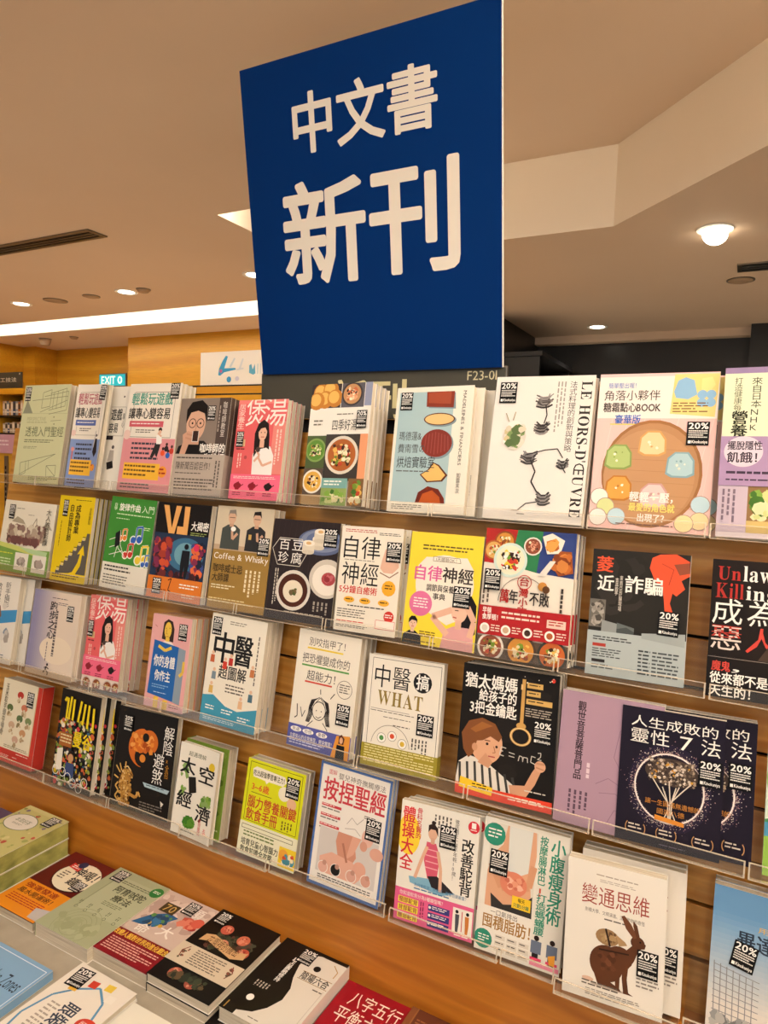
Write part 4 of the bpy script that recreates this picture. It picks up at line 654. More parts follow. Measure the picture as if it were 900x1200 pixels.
def art_hunch(w_, h_):
    a = blank(w_, h_, '#e9e4d8'); a.r(0, 73, 100, 100, '#de5f8c').e(12, 28, 15, 17, '#f0cf3a').v('骨科名醫的', 21, 4, 28, 30, '#c23a44', 1).v('體操大全', 3, 5, 19, 58, '#cf2f3c', 1).v('改善駝背', 80, 20, 95, 66, BK, 1).v('徹底矯正一輩子年輕10歲！', 70, 6, 75, 56, '#3a3634').e(93, 9, 7, None, '#cf2f3c').t('1', 91, 5.5, 95, 10, WH, 1).l(89, 11, 97, 12.4, 1, WH).lv(44, 6, 68, 18, 5, '#5a544e', 4)
    a.p([(16, 62), (40, 60), (76, 66), (58, 71), (18, 67)], '#7fb0c8').p([(36, 30), (48, 30), (54, 40), (52, 58), (40, 60), (34, 46)], '#cf5a70'); [a.s([(36, 36 + i * 5), (52, 36 + i * 5)], 1.2, '#e8a8b0') for i in range(4)]
    a.p([(40, 58), (52, 56), (68, 63), (74, 66), (60, 68), (46, 66)], '#2a2428').s([(37, 34), (30, 48), (24, 62)], 4, '#dcae92').s([(51, 36), (56, 50), (57, 68)], 4, '#dcae92').e(43, 22, 6, 6, '#dcae92').p([(37, 22), (37, 16), (43, 14), (49, 17), (50, 24), (46, 19), (40, 19)], '#2a1c18').e(43, 13.5, 2.6, None, '#2a1c18').r(41, 26, 46, 31, '#d4a48a')
    a.t('為何會駝背、烏龜頸、富貴包變嚴重？', 24, 66, 90, 69, '#4a78a0').l(24, 70, 72, 72.4, 1, '#4a78a0').t('你知道駝背分為3種類型嗎？', 6, 75, 62, 78.4, WH)
    for i, q in enumerate(('頸部駝背', '背部駝背', '腰部駝背')): a.r(5, 80 + i * 6.4, 31, 85 + i * 6.4, '#f0e040').t(q, 6, 80.4 + i * 6.4, 30, 84.6 + i * 6.4, '#8a1c44', 1)
    for i in range(3): a.r(44, 80 + i * 6.4, 71, 85 + i * 6.4, '#3a3a7a').e(46, 82.4 + i * 6.4, 1.6, None, WH).l(49, 81 + i * 6.4, 69, 84 + i * 6.4, 2, WH, i + 3)
    a.lv(34, 80, 40, 94, 2, '#6a1c3c').r(75, 76, 99, 96, '#ece6da').e(80, 79, 2, None, BK).p([(78, 81), (83, 81), (83, 88), (82, 95), (79, 95)], '#4a4a52').e(93, 79, 2, None, BK).p([(90, 81), (95, 81), (95, 88), (94, 95), (91, 95)], '#c97a3a').r(86, 78, 87, 94, '#c23a44')
    return a.l(78, 97, 96, 99, 1, WH)
def art_belly(w_, h_):
    a = blank(w_, h_, '#e7e1d4'); a.r(8, 3, 64, 66, '#dcd5c6').p([(8, 66), (8, 40), (14, 26), (24, 18), (28, 3), (62, 3), (64, 20), (60, 44), (64, 66)], '#d9a583').p([(30, 3), (58, 3), (56, 34), (46, 38), (32, 36)], '#dcdcd4')
    a.p([(16, 66), (14, 56), (30, 62), (52, 58), (63, 50), (64, 66)], '#33302f').s([(12, 34), (26, 50), (40, 46)], 8, '#d29a76').s([(62, 28), (58, 44), (44, 48)], 8, '#d29a76').e(40, 45, 16, 9, '#d98468').b(26, 38, 54, 52, ['#e09a7c', '#c96f58', '#e8b49a'], 16, 5, 3)
    a.e(13, 12, 13, None, '#2f8a70').l(5, 8, 21, 16, 3, WH, 2).v('小腹瘦身術', 80, 4, 96, 66, '#2f8a70', 1).v('按摩腸淋巴', 67, 4, 76, 40, '#2f8a70', 1).v('打造螞蟻腰', 68, 46, 79, 76, '#2f8a70', 1).lv(70, 42, 75, 48, 1, '#c8503a')
    a.p([(40, 53), (62, 53), (62, 62), (40, 62)], '#efc62e').t('每天', 47, 54, 55, 57, '#3a2a10', 1).t('只要5分鐘', 42, 58, 60, 61, '#2f6a50', 1)
    a.r(0, 66, 66, 100, '#eae4d8').t('一口氣排出', 16, 67.4, 48, 71.4, '#4a4440').t('囤積脂肪！', 8, 72, 64, 82, '#a07434', 1).e(10, 91, 11, None, '#2f8a70').l(4, 88, 17, 94, 3, WH, 4)
    for i in range(3):
        for j in range(3): a.r(24 + j * 14, 85 + i * 4.4, 36 + j * 14, 88.4 + i * 4.4, '#d9d0c0').l(25 + j * 14, 86 + i * 4.4, 35 + j * 14, 87.8 + i * 4.4, 1, '#4a4440', i * 3 + j)
    for x in (72, 90): a.e(x, 78, 3, None, '#2a1c18').p([(x - 6, 80), (x + 6, 80), (x + 6, 89), (x - 6, 89)], '#6a7488').r(x - 4, 89, x + 3, 98, '#2a2628').r(x - 6, 92, x + 7, 94, '#d8486a')
    return a.r(66, 95, 99, 98, '#e88aa0').p([(86, 88), (94, 86), (94, 94), (88, 94)], '#e8a03a')
def art_rabbit(w_, h_):
    a = blank(w_, h_, '#e8e1d5'); a.l(30, 8, 74, 10, 1, '#a89a8c').l(34, 11.4, 70, 14, 2, '#b0a498', 3).t('變通思維', 16, 17, 84, 31, '#9a4034').t('劍橋大學、文明演進、法國動物的奇怪', 20, 34, 80, 37, '#5a524a').l(40, 39, 66, 41.4, 1, '#6a625a')
    br = '#57331f'; b2 = '#6b412a'
    a.e(48, 88, 19, 1, '#b8aa9c').e(26, 85.5, 6, 1.6, '#d8b49c').e(44, 71, 17, 13, br).e(57, 64, 13, 8, br).p([(60, 60), (70, 52), (76, 54), (71, 64), (66, 70), (58, 70)], br).e(74, 50, 7, 4.6, br).p([(76, 46), (82, 50), (81, 53), (76, 54)], br)
    a.p([(70, 48), (62, 42), (57, 34), (60, 33), (67, 38), (74, 46)], b2).p([(73, 47), (69, 39), (69, 35), (73, 38), (76, 46)], br).p([(60, 68), (66, 68), (65, 78), (67, 87), (72, 88.5), (62, 88.5), (60, 78)], br).p([(52, 72), (58, 72), (58, 86), (54, 86)], br).p([(32, 80), (44, 82), (58, 86), (60, 88), (36, 87)], br)
    a.b(32, 60, 56, 80, [b2, '#4c2b1a', '#5f3823'], 16, 4, 3).e(76.5, 49, .9, None, '#120c0a', 8)
    a.e(44, 52, 12, 6, '#9a7a54').p([(52, 48), (62, 52), (64, 54), (56, 56)], '#b08e64').b(34, 47, 54, 57, ['#b89a72', '#80603e', '#a98a60', '#664a30'], 18, 3.4, 5).s([(42, 46), (47, 58)], 2, '#2e1c14').s([(36, 62), (66, 60)], 1.4, '#2e1c14')
    return a.l(74, 74, 96, 82, 3, '#8a8076', 4).l(20, 86.5, 70, 91, 2, '#5a524a', 6).l(24, 92, 78, 97.4, 4, '#8a8076', 7)
def art_pythagoras(w_, h_):
    a = Art(w_, h_); c1 = (104, 152, 196); c2 = (224, 216, 206)
    for i in range(28):
        k = min(1, max(0, (i / 27 - .15) * 1.5)); a.r(0, i * 100 / 28, 100, (i + 1) * 100 / 28 + .2, '#%02x%02x%02x' % tuple(int(p * (1 - k) + q * k) for p, q in zip(c1, c2)))
    a.t('從通識到', 52, 16, 98, 20, '#d9b45c').t('用數學解答的', 38, 21, 98, 25, '#d9b45c').t('畢達哥拉斯', 22, 27, 100, 39, '#2e3a4a', 1).t('思考術', 52, 42, 98, 53, '#2e3a4a', 1).l(60, 55, 90, 57, 1, '#4a5664')
    g = '#8a8a8c'
    for i in range(7): a.s([(4 + i * 5.4, 52 + i), (6 + i * 5.2, 92)], .8, g)
    for i in range(9): a.s([(4, 54 + i * 4.4), (42, 58 + i * 4)], .7, g)
    return a.b(2, 84, 60, 98, ['#9a9a98', '#b8b4ae', '#7a7a7a'], 50, 6, 4).e(86, 70, 12, None, '#ece6dc').e(86, 70, 9, None, '#b87a4a').r(70, 84, 80, 98, '#a8a8ac')
# books lying on the table (head of the cover towards the display)
def art_tea(w_, h_):
    a = blank(w_, h_, '#bfb878'); a.b(0, 0, 100, 100, ['#a8a862', '#8a8f4e', '#cfc68a', '#7a6a7e', '#b5503c', '#9aa05a'], 46, 5, 4); a.r(0, 0, 100, 6, '#c8c084').e(36, 28, 32, 15, '#6f7a5a').e(36, 28, 30.5, 14, '#ddd6c8').t('本草好茶', 20, 22, 54, 29, '#6a7a52').l(24, 31, 48, 34, 2, '#8a8a72')
    return a.b(6, 60, 60, 84, ['#7a6a8e', '#5a4f6e', '#8f82a0'], 14, 7, 6)
def art_hit(w_, h_):
    a = blank(w_, h_, '#5e1814'); a.e(62, 32, 42, 24, '#3a0f0c').e(62, 31, 40, 22.5, '#e6dcc0').t('神喝！', 46, 16, 92, 30, BK, 1).t('鍾', 56, 32, 76, 44, BK, 1).p([(26, 14), (50, 18), (50, 24), (26, 22)], '#c8392f').l(30, 17, 48, 22, 2, WH).e(44, 13, 8, None, '#2a2a4a').l(30, 28, 44, 42, 4, '#5a4a3a')
    o = Art(w_, h_); o.t('強運發達', 10, 60, 80, 67, '#8a1c14', 1).t('風水開運術！', 10, 69, 84, 76, '#5a2a10', 1).l(10, 79, 84, 90, 4, '#a82a1c', 3).p([(74, 84), (100, 80), (100, 97), (80, 97)], '#b9b4b4')
    return a, o
def art_ayur(w_, h_):
    a = blank(w_, h_, '#a3a886'); a.r(16, 0, 18, 66, '#8f9474').r(18, 10, 100, 66, '#adb292').t('阿育吠陀', 34, 22, 88, 32, '#343a26', 1).t('療法', 46, 34, 78, 43, '#343a26', 1).l(30, 14, 92, 19, 2, '#5a6046').e(90, 12, 10, None, '#2f7a3a').l(84, 10, 96, 14, 2, WH).l(42, 46, 76, 52, 3, '#6a7054', 3)
    for i in range(5): a.lv(14 + i * 18, 56, 20 + i * 18, 62, 2, '#5a6046', i); a.ring(18 + i * 18, 65.5, 2.6, .7, '#5a6046')
    [a.ring(50, 84, 8 + i * 6, .8, '#949a76', None, 0, 360) for i in range(5)]
    return a.b(10, 72, 90, 98, ['#989e7a', '#aab08c', '#9ca27e'], 24, 10, 4)
def art_parrot(w_, h_):
    a = blank(w_, h_, '#cbb6aa'); a.b(0, 0, 100, 60, ['#bfa79c', '#d6c4b8', '#b39a90'], 40, 12, 3).t('人類', 40, 8, 84, 22, '#e6dcd2', 1).p([(6, 56), (20, 38), (40, 28), (58, 30), (46, 44), (26, 54)], '#2f5f8a').b(14, 30, 54, 54, ['#3a6f9a', '#d8a83a', '#2a4a6a', '#5a8a4a'], 26, 6, 5).b(58, 20, 96, 40, ['#c85a4a', '#d8806a', '#a83a34'], 22, 8, 6).e(88, 26, 9, None, '#d0604e').r(20, 16, 46, 30, '#4a3c24').t('70', 24, 18, 42, 28, '#c9a860')
    a.t('大', 52, 44, 74, 58, '#efe6dc', 1).t('命', 20, 52, 40, 64, '#efe6dc', 1)
    o = Art(w_, h_); o.t('改變人類對世界的進化觀念！', 2, 69, 98, 76, '#e8c04a', 1).l(8, 79, 90, 96, 6, '#e0b0a4', 4)
    return a, o
def art_floral(w_, h_):
    a = blank(w_, h_, '#14110f'); a.b(18, 22, 90, 56, ['#3a4030', '#2a3026', '#4a4a3a', '#5a3a34'], 60, 6, 3)
    for x, y, c in ((34, 22, '#b85a48'), (66, 26, '#c06a50'), (46, 40, '#c9846a'), (80, 40, '#b0503c'), (30, 88, '#a85a48'), (60, 90, '#9a5040')): a.e(x, y, 9, None, c).e(x + 1, y - .6, 5, None, '#8a2f2a').b(x - 9, y - 6, x + 9, y + 6, [c, '#d08a70'], 8, 4, x)
    a.b(20, 80, 80, 96, ['#3a4030', '#2a3026', '#5a4a34'], 26, 6, 8)
    a.p([(16, 36), (28, 33), (72, 41), (86, 38), (88, 46), (72, 51), (26, 43), (14, 46)], '#c9a274').t('花園裡的機密', 24, 36, 76, 47, '#5a3c24')
    o = Art(w_, h_); o.l(28, 57, 76, 76, 7, '#6a5f54', 4).s([(14, 72), (10, 64), (16, 57)], 1.4, '#7a3a30').s([(88, 72), (92, 64), (86, 57)], 1.4, '#7a3a30').b(8, 58, 20, 74, ['#8a4a3a', '#5a4a3a'], 8, 3, 5).b(82, 58, 94, 74, ['#8a4a3a', '#5a4a3a'], 8, 3, 6)
    return a, o
def art_yinyang(w_, h_):
    a = blank(w_, h_, '#16120f'); P = [(100, 96), (100, 4)] + [(64 + 20 * math.cos(math.radians(t)), 22 + 18 * math.sin(math.radians(t))) for t in range(-80, -190, -12)] + [(50, 40), (58, 52), (60, 66), (52, 80), (40, 90), (22, 95), (22, 100), (100, 100)]
    a.p([P[0], P[1]] + P[2:], '#d6d0c4').e(68, 20, 5, None, '#16120f').e(24, 78, 5, None, WH).t('陰陽六合', 56, 28, 96, 37, '#3a342e', 1).r(54, 27.4, 98, 28, '#8a6a34').r(54, 37.4, 98, 38, '#8a6a34').l(82, 42, 96, 45, 1, '#5a544a').v('易占圓融修持', 31, 18, 38, 52, WH, 1).lv(14, 58, 36, 66, 5, '#b5aea2', 3)
    return a.s([(84, 8), (94, 14), (94, 22)], 1.2, '#b08a4a').s([(6, 90), (6, 98)], 1.6, '#b08a4a').l(40, 95, 56, 97, 1, '#6a645a').s([(96, 40), (96, 96)], .5, '#a8a296')
def art_eight(w_, h_):
    a = blank(w_, h_, '#8e1420'); a.p([(0, 60), (30, 44), (60, 50), (100, 40), (100, 100), (0, 100)], '#b01e2a').e(26, 78, 30, 14, '#d03a34').t('八字五行', 18, 8, 92, 24, '#f0dccc').t('平衡之法', 12, 27, 90, 44, '#f0dccc').v('命理', 92, 26, 97, 38, '#d8b8a8')
    return a.l(20, 48, 60, 54, 3, '#e0a898', 3)
def art_brown(w_, h_): return blank(w_, h_, '#5a3020').r(8, 0, 10, 100, '#8a5a34').r(0, 0, 8, 100, '#7a4a2c').v('人間命理', 34, 8, 46, 60, '#c98a4a').l(14, 10, 28, 30, 6, '#8a5a3a', 3).b(50, 40, 100, 90, ['#6a3a24', '#7a4a2c', '#4a2618'], 20, 12, 2)
def art_zones(w_, h_):
    a = blank(w_, h_, '#7fa6c8'); a.s([(4, 4), (96, 4), (96, 97), (4, 97), (4, 4)], 1, '#dbe6ee').t('Blue Zones', 38, 20, 90, 33, '#1c2838').t('Challenge', 34, 38, 76, 49, '#c8508a').t('關鍵飲食', 24, 56, 84, 72, '#16202c', 1)
    return a.l(10, 80, 80, 92, 4, '#33475a', 3)
def art_mind(w_, h_):
    a = blank(w_, h_, '#e4ddd0'); b_ = '#5a8fb4'
    a.s([(14, 86), (6, 60), (14, 36), (32, 22), (56, 12), (78, 22), (88, 40), (86, 60)], 3, b_).e(88, 44, 15, 7, '#c8402e').t('從頭到尾', 78, 41, 98, 47, WH).e(14, 88, 16, None, b_).l(6, 84, 22, 92, 3, WH)
    for x, y, c in ((26, 22, '#d8a83a'), (44, 12, '#c8402e'), (66, 8, '#e0c04a'), (80, 16, '#e8e2d6')): a.p([(x - 6, y - 3), (x + 6, y - 4), (x + 7, y + 3), (x - 5, y + 4)], c)
    return a.t('眼裝修窟', 40, 34, 64, 80, '#2e3a4c', 1, 1).l(22, 40, 38, 84, 12, '#a59c90', 5).l(66, 60, 80, 92, 8, '#a59c90', 6).e(70, 92, 12, 5, '#d8b43a')
def art_green(w_, h_): return blank(w_, h_, '#e4dfcf').b(4, 10, 96, 60, ['#6f9a3c', '#8fb44e', '#5a8430'], 16, 12, 4).t('營養的一日', 16, 20, 90, 28, '#3a4a2a').l(16, 32, 70, 44, 4, '#6a6a5a')
def art_slip(w_, h_): return blank(w_, h_, '#e2dbcc').l(10, 20, 60, 60, 8, '#8a8276')
# ---------------------------------------------------------------- the room
import bmesh
def flat(name, loops, z, M, flip=False):      # a horizontal sheet with holes
    bm = bmesh.new(); E_ = []
    for lp in loops:
        vs = [bm.verts.new((x, y, z)) for x, y in lp]; E_ += [bm.edges.new((vs[i], vs[(i + 1) % len(vs)])) for i in range(len(vs))]
    bmesh.ops.triangle_fill(bm, edges=E_, use_beauty=True); me = bpy.data.meshes.new(name); bm.to_mesh(me); bm.free(); me.materials.append(M)
    o = bpy.data.objects.new(name, me); COL.objects.link(o); return struct(o)
X0, X1, Y0, YB = -6.6, 3.2, -3.5, 5.45
REC = [(-2.05, 2.262), (-2.05, 3.0), (-.567, 3.0), (1.1, 1.3), (1.1, -.8), (.32, -.8), (-.84, 2.245)]
TRO = [(-6.55, 3.59), (-6.55, 3.955), (-1.9, 3.955), (-1.9, 3.59)]
flat('ceiling', [[(X0 - .1, Y0 - .1), (X1 + .1, Y0 - .1), (X1 + .1, YB + .2), (X0 - .1, YB + .2)], REC, TRO], CZ, M_CEIL)
def well(name, poly, z1, Mw, Mc):             # walls and lid of a hole in the ceiling
    b = MB()
    for (xa, ya), (xb, yb) in zip(poly, poly[1:] + poly[:1]): b.poly([(xa, ya, CZ), (xb, yb, CZ), (xb, yb, z1), (xa, ya, z1)], Mw)
    b.poly([(x, y, z1) for x, y in poly], Mc); return struct(b.build(name))
well('ceiling_recess', REC, UZ, M_FASC, M_CEIL); well('ceiling_trough', TRO, CZ + .22, M_WHITE, M_WHITE)
struct(MB().box(-2.03, 2.29, CZ + .05, -1.45, 2.32, CZ + .08, M_COVE).build('trim_1')); struct(MB().box(-6.5, 3.61, CZ + .05, -1.95, 3.64, CZ + .08, M_COVE).build('trim_2'))
struct(MB().box(1.04, -.7, CZ + .05, 1.07, 1.25, CZ + .08, M_FILL).build('recess_fill_strip'))  # added glowing strip out of view, brightens the recess
struct(MB().box(X0 - .1, Y0 - .1, -.08, X1 + .1, YB + .2, 0, M_FLOOR).build('floor'))
def wall(name, x0, y0, x1, y1, M, z0=0, z1=CZ): return struct(MB().box(x0, y0, z0, x1, y1, z1, M).build(name))
b = MB().box(-4.995, 4.386, 0, -1.60, 4.72, CZ, M_WALL)
for z in (.557, .487): b.box(-4.99, 4.3845, EYE + z - .006, -1.605, 4.3862, EYE + z + .006, M_GAP)
for x in (-4.17, -3.47, -2.77): b.box(x - .002, 4.3845, 0, x + .002, 4.3862, EYE + .56, M_GAP)
struct(b.build('wall_back'))
wall('wall_alcove', -6.6, 4.72, -4.99, 4.8, M_WALL); wall('wall_column', -6.6, 4.47, -6.42, 4.72, M_WALL); wall('wall_left', X0 - .1, Y0, X0, 4.8, M_WALL)
wall('wall_return', -1.6, 4.386, -1.56, YB, M_DARK); wall('wall_far', -1.6, YB, X1, YB + .08, M_DARK); wall('wall_bulkhead', -1.56, 5.36, -.02, YB, M_CEIL, EYE + .945, CZ)
wall('wall_pillar', -.055, 5.25, X1, YB, M_DARK); wall('wall_right', X1, Y0, X1 + .1, YB, M_WHITE)

# ---------------------------------------------------------------- ceiling fixtures
def downlight(x, y, watts, aim, label, z=CZ, gimbal=False):
    r = empty('recessed_downlight', T(x, y, z), label, 'ceiling light', 'recessed downlights')
    MB().lathe([(.052, .02), (.052, -.002), (.07, -.005), (.072, 0), (.072, .001)], M_WHITE).build('trim_ring', r)
    mm = T(0, 0, -.004)
    if gimbal: mm = T(0, 0, -.028) @ Matrix.Rotation(math.radians(-38), 4, 'X') @ Matrix.Rotation(math.radians(8), 4, 'Y')
    MB().lathe([(0, -.004), (.03, -.003), (.047, .0), (.05, .006), (.048, .03)], M_LAMP if not gimbal else M_LAMP).build('lamp_face', r, mm)
    ld = bpy.data.lights.new('downlight_beam', 'SPOT'); ld.energy = watts * .98; ld.color = WARM; ld.spot_size = math.radians(115 if aim is None else 100); ld.spot_blend = .9; ld.shadow_soft_size = .07
    lo = bpy.data.objects.new('downlight_beam', ld); COL.objects.link(lo)
    d = Vector((0, 0, -1)) if aim is None else (Vector(aim) - Vector((x, y, z)))
    lo.matrix_world = T(x, y, z - .06) @ d.to_track_quat('-Z', 'Y').to_matrix().to_4x4()
LAB = ['tilting downlight beside the air vent, brightest on the ceiling', 'round downlight above the black far wall', 'round downlight over the bookcase, nearest the frame edge', 'round downlight above the wooden alcove by the smoke detector', 'round downlight half hidden behind the blue sign']
LAB += ['downlight in the aisle above the book display'] * 20
def inside(x, y):
    c = False
    for (xa, ya), (xb, yb) in zip(REC, REC[1:] + REC[:1]):
        if (ya > y) != (yb > y) and x < (xb - xa) * (y - ya) / (yb - ya) + xa: c = not c
    return c
for i, (x, y, w_, aim) in enumerate(DOWN): downlight(x, y, w_, aim, LAB[i], UZ if inside(x, y) else CZ, i == 0)
def vent(x0, y0, x1, y1, label):
    r = empty('air_vent', T((x0 + x1) / 2, (y0 + y1) / 2, CZ), label, 'air vent'); a, c = (x1 - x0) / 2, (y1 - y0) / 2
    MB().box(-a, -c, -.003, a, c, -.001, M_GAP).build('vent_opening', r)
    f = MB().box(-a - .02, -c - .02, -.007, a + .02, -c, -.001, M_METAL).box(-a - .02, c, -.007, a + .02, c + .02, -.001, M_METAL).box(-a - .02, -c, -.007, -a, c, -.001, M_METAL).box(a, -c, -.007, a + .02, c, -.001, M_METAL); f.build('vent_frame', r)
    for k in (-.33, .33): MB().box(-a, c * k - .004, -.008, a, c * k + .004, -.003, M_METAL).build('vent_slat', r)
vent(-4.6, 2.19, -2.76, 2.26, 'long slotted air vent in the ceiling above the bookcase'); vent(-.10, 3.76, .55, 3.86, 'short slotted air vent beside the tilting downlight')
M_DISC = mat('ceiling_disc', '#b4987c', .6)
def disc(x, y, r_, name, label, prof): 
    o = empty(name, T(x, y, CZ), label, 'ceiling fitting'); MB().lathe([(r_, 0), (r_, -prof * .4), (r_ * .7, -prof), (0, -prof)], M_DISC).build('cover_plate', o); MB().lathe([(r_ * 1.12, 0), (r_ * 1.12, -.004), (r_, -.005)], M_METAL).build('mounting_ring', o)
disc(-4.265, 3.123, .07, 'speaker_grille', 'flat round ceiling plate beside the first small downlight', .01); disc(-3.902, 3.121, .05, 'ceiling_cap', 'small round cap between two ceiling downlights', .01)
disc(-3.405, 3.105, .04, 'sprinkler_cap', 'tiny dark ceiling disc beside the downlight above the alcove', .02); disc(-5.858, 4.184, .05, 'smoke_detector', 'white smoke detector on the ceiling above the alcove', .06); disc(-.108, 4.055, .06, 'ceiling_cap', 'flat round cap on the ceiling below the short air vent', .012); disc(-5.48, 4.2, .035, 'sprinkler_cap', 'small round cap on the ceiling right of the smoke detector'.replace('right of', 'beside'), .02)

# ---------------------------------------------------------------- far furniture
UPR = Matrix.Rotation(math.radians(90), 4, 'X')
def panel_art(name, a, M, bg, th, parent=None, edge=None):
    V, Fc, C = [], [], []; cbox(V, Fc, C, 0, 0, -th, a.w, a.h, 0, lin(edge or bg)); a.emit(V, Fc, C, .0002); o = bpy.data.objects.new(name, print_mesh(name, V, Fc, C)); COL.objects.link(o)
    if parent: o.parent = parent; o.matrix_basis = M
    else: o.matrix_world = M
    return o
A_POST = Art(.72, .27); A_POST.r(0, 0, 100, 100, '#e8e2d8').p([(38, 12), (41, 15), (36, 50), (52, 50), (53, 55), (36, 62), (30, 72), (27, 70), (28, 52), (33, 28)], '#3f9ac8').p([(27, 58), (28, 44), (33, 22), (30, 40)], '#e8d890').e(31, 58, 2, None, '#c86a9a').e(43, 84, 3.4, 9, '#3f8fc0').e(55, 82, 3, 7, '#c9c6d8').p([(50, 20), (52, 22), (46, 48), (43, 46)], '#c5ced4').p([(62, 22), (64, 24), (60, 54), (57, 52)], '#cfd4d8').s([(54, 56), (64, 52)], 1.6, '#cfd4d8').p([(72, 44), (75, 40), (77, 56), (80, 40), (81, 68), (78, 72), (72, 66)], '#5fa6c4').s([(84, 40), (84, 70)], 1.4, '#b9ccd4').s([(88, 40), (88, 70)], 1.2, '#c5ced4').s([(92, 40), (93, 70)], 1.2, '#cfd4d8')
A_EXIT = Art(.36, .11); A_EXIT.r(0, 0, 100, 100, '#2aa9b4').t('EXIT', 8, 16, 62, 84, '#e8fbf4', 1).e(80, 50, 9, 34, '#e8fbf4').e(80, 50, 4, 20, '#2aa9b4')
A_SHELF = Art(.41, .15); A_SHELF.r(0, 0, 100, 100, '#3c3931').t('工技法', 20, 34, 80, 62, '#cfc9b8').e(92, 12, 2, None, '#a8a294')
A_BLUE = Art(.618, .6772); A_BLUE.r(0, 0, 100, 100, '#022a66').t('中文書', 22.4, 12.3, 78.4, 29.4, '#e6ddd0', 2).t('新', 15.5, 39.4, 49.7, 70.4, '#e6ddd0', 2).t('刊', 52.6, 38.8, 85.2, 69.8, '#e6ddd0', 2)
A_BASE = Art(.632, .108); A_BASE.r(0, 0, 100, 100, '#4a483f').t('F23-01', 87, 5, 97.4, 23, '#d9d0a8').t('新刊', 33, 20, 64, 99, '#d9cf9c', 1)
SIGNS = []
def late_signs():
    tag(panel_art('wall_poster', A_POST, T(-4.125, 4.383, EYE + .563) @ UPR, '#e8e2d8', .002), 'white poster with blue brush calligraphy on the wooden wall', 'poster')
    r = empty('exit_sign', T(-5.75, 4.70, EYE + .62), 'teal lit exit sign on the alcove wall above the white books', 'exit sign')
    o = panel_art('sign_face', A_EXIT, UPR, '#2aa9b4', .002, r); m2 = M_PRINT.copy(); m2.name = 'lit_face'; q = m2.node_tree.nodes['Principled BSDF']; q.inputs['Emission Strength'].default_value = .8; m2.node_tree.links.new(m2.node_tree.nodes['Attribute'].outputs['Color'], q.inputs['Emission Color']); o.data.materials[0] = m2
    MB().box(-.01, .003, -.01, .37, .03, .12, M_METAL).build('sign_housing', r)
    r = empty('blue_sign_board', T(-1.084, 1.371, EYE + .199) @ Matrix.Rotation(math.atan2(.668, -.111), 4, 'X'), 'tall blue foam board with large white characters above the book display', 'sign')
    o = panel_art('sign_panel', A_BLUE, Matrix.Identity(4), '#022a66', .004, r); m3 = M_PRINT.copy(); m3.name = 'matte_print'; q = m3.node_tree.nodes['Principled BSDF']; q.inputs['Roughness'].default_value = .75; q.inputs['Coat Weight'].default_value = 0; q.inputs['Specular IOR Level'].default_value = .05; o.data.materials[0] = m3; MB().box(0, 0, -.010, .6195, .6785, -.0042, M_WHITE).build('foam_backing', r)
    r = empty('grey_sign_board', T(-1.094, 1.38, EYE + .092) , 'dark grey header board under the blue sign, numbered in its corner', 'sign')
    panel_art('sign_panel', A_BASE, UPR, '#4a483f', .004, r); MB().box(-.004, .0045, 0, .636, .016, .112, M_METAL).build('rear_frame', r)
# wall bookcase at the far end with its header and books
r = empty('wall_bookcase', T(-6.55, 4.15, 0), 'wooden wall bookcase with dark header at the frame edge', 'bookcase')
b = MB().box(0, 0, 0, .03, .3, EYE + .53, M_WALL).box(.41, 0, 0, .44, .3, EYE + .53, M_WALL).box(.03, .28, 0, .41, .3, EYE + .53, M_GAP); b.build('carcass', r)
MB().box(-.02, -.03, EYE + .49, .47, .3, EYE + .54, M_WALL).build('cornice', r)
for z in (.29, .12, -.1): MB().box(.03, 0, EYE + z - .02, .41, .28, EYE + z, M_DARK).build('shelf', r)
def late_shelf():
    q = tag(panel_art('shelf_header_sign', A_SHELF, T(-6.52, 4.12, EYE + .545) @ UPR, '#3c3931', .01), 'dark grey header sign standing on the wall bookcase', 'sign')
    rd = random.Random(3)
    for lv, z, hh, cs in ((0, .29, .15, ['#c9b8a8', '#d8d0c4', '#8a97a8', '#d0a05a', '#e0d8cc', '#3a4a6a', '#a8b0b8', '#c87a3a', '#d8cdb8', '#4a5a78']), (1, .12, .11, ['#b8b0a4', '#d8d0c4', '#4a5a8a', '#c8bca8', '#e0d4c0', '#8a8478', '#c9a88a', '#d8d0c4'])):
        x = -6.51
        for i, c in enumerate(cs):
            t = rd.uniform(.026, .04); h2 = hh * rd.uniform(.85, 1.0); V, Fc, C = [], [], []
            cbox(V, Fc, C, 0, 0, 0, t, .14, h2, lin(c)); cbox(V, Fc, C, .003, -.0004, h2 * .2, t - .003, 0, h2 * .3, lin('#efe8dc')); cbox(V, Fc, C, .004, -.0004, h2 * .45, t - .004, 0, h2 * .85, lin('#4a443c' if i % 2 else '#f0e8d8'))
            o = bpy.data.objects.new('shelved_book', print_mesh('shelved_book', V, Fc, C)); COL.objects.link(o); o.location = (x, 4.19, EYE + z); x += t + .0015
            tag(o, ('paperback spine on the upper shelf of the far wall bookcase', 'paperback spine on the lower shelf of the far wall bookcase')[lv], 'book', ('paperbacks on the upper far shelf', 'paperbacks on the lower far shelf')[lv])
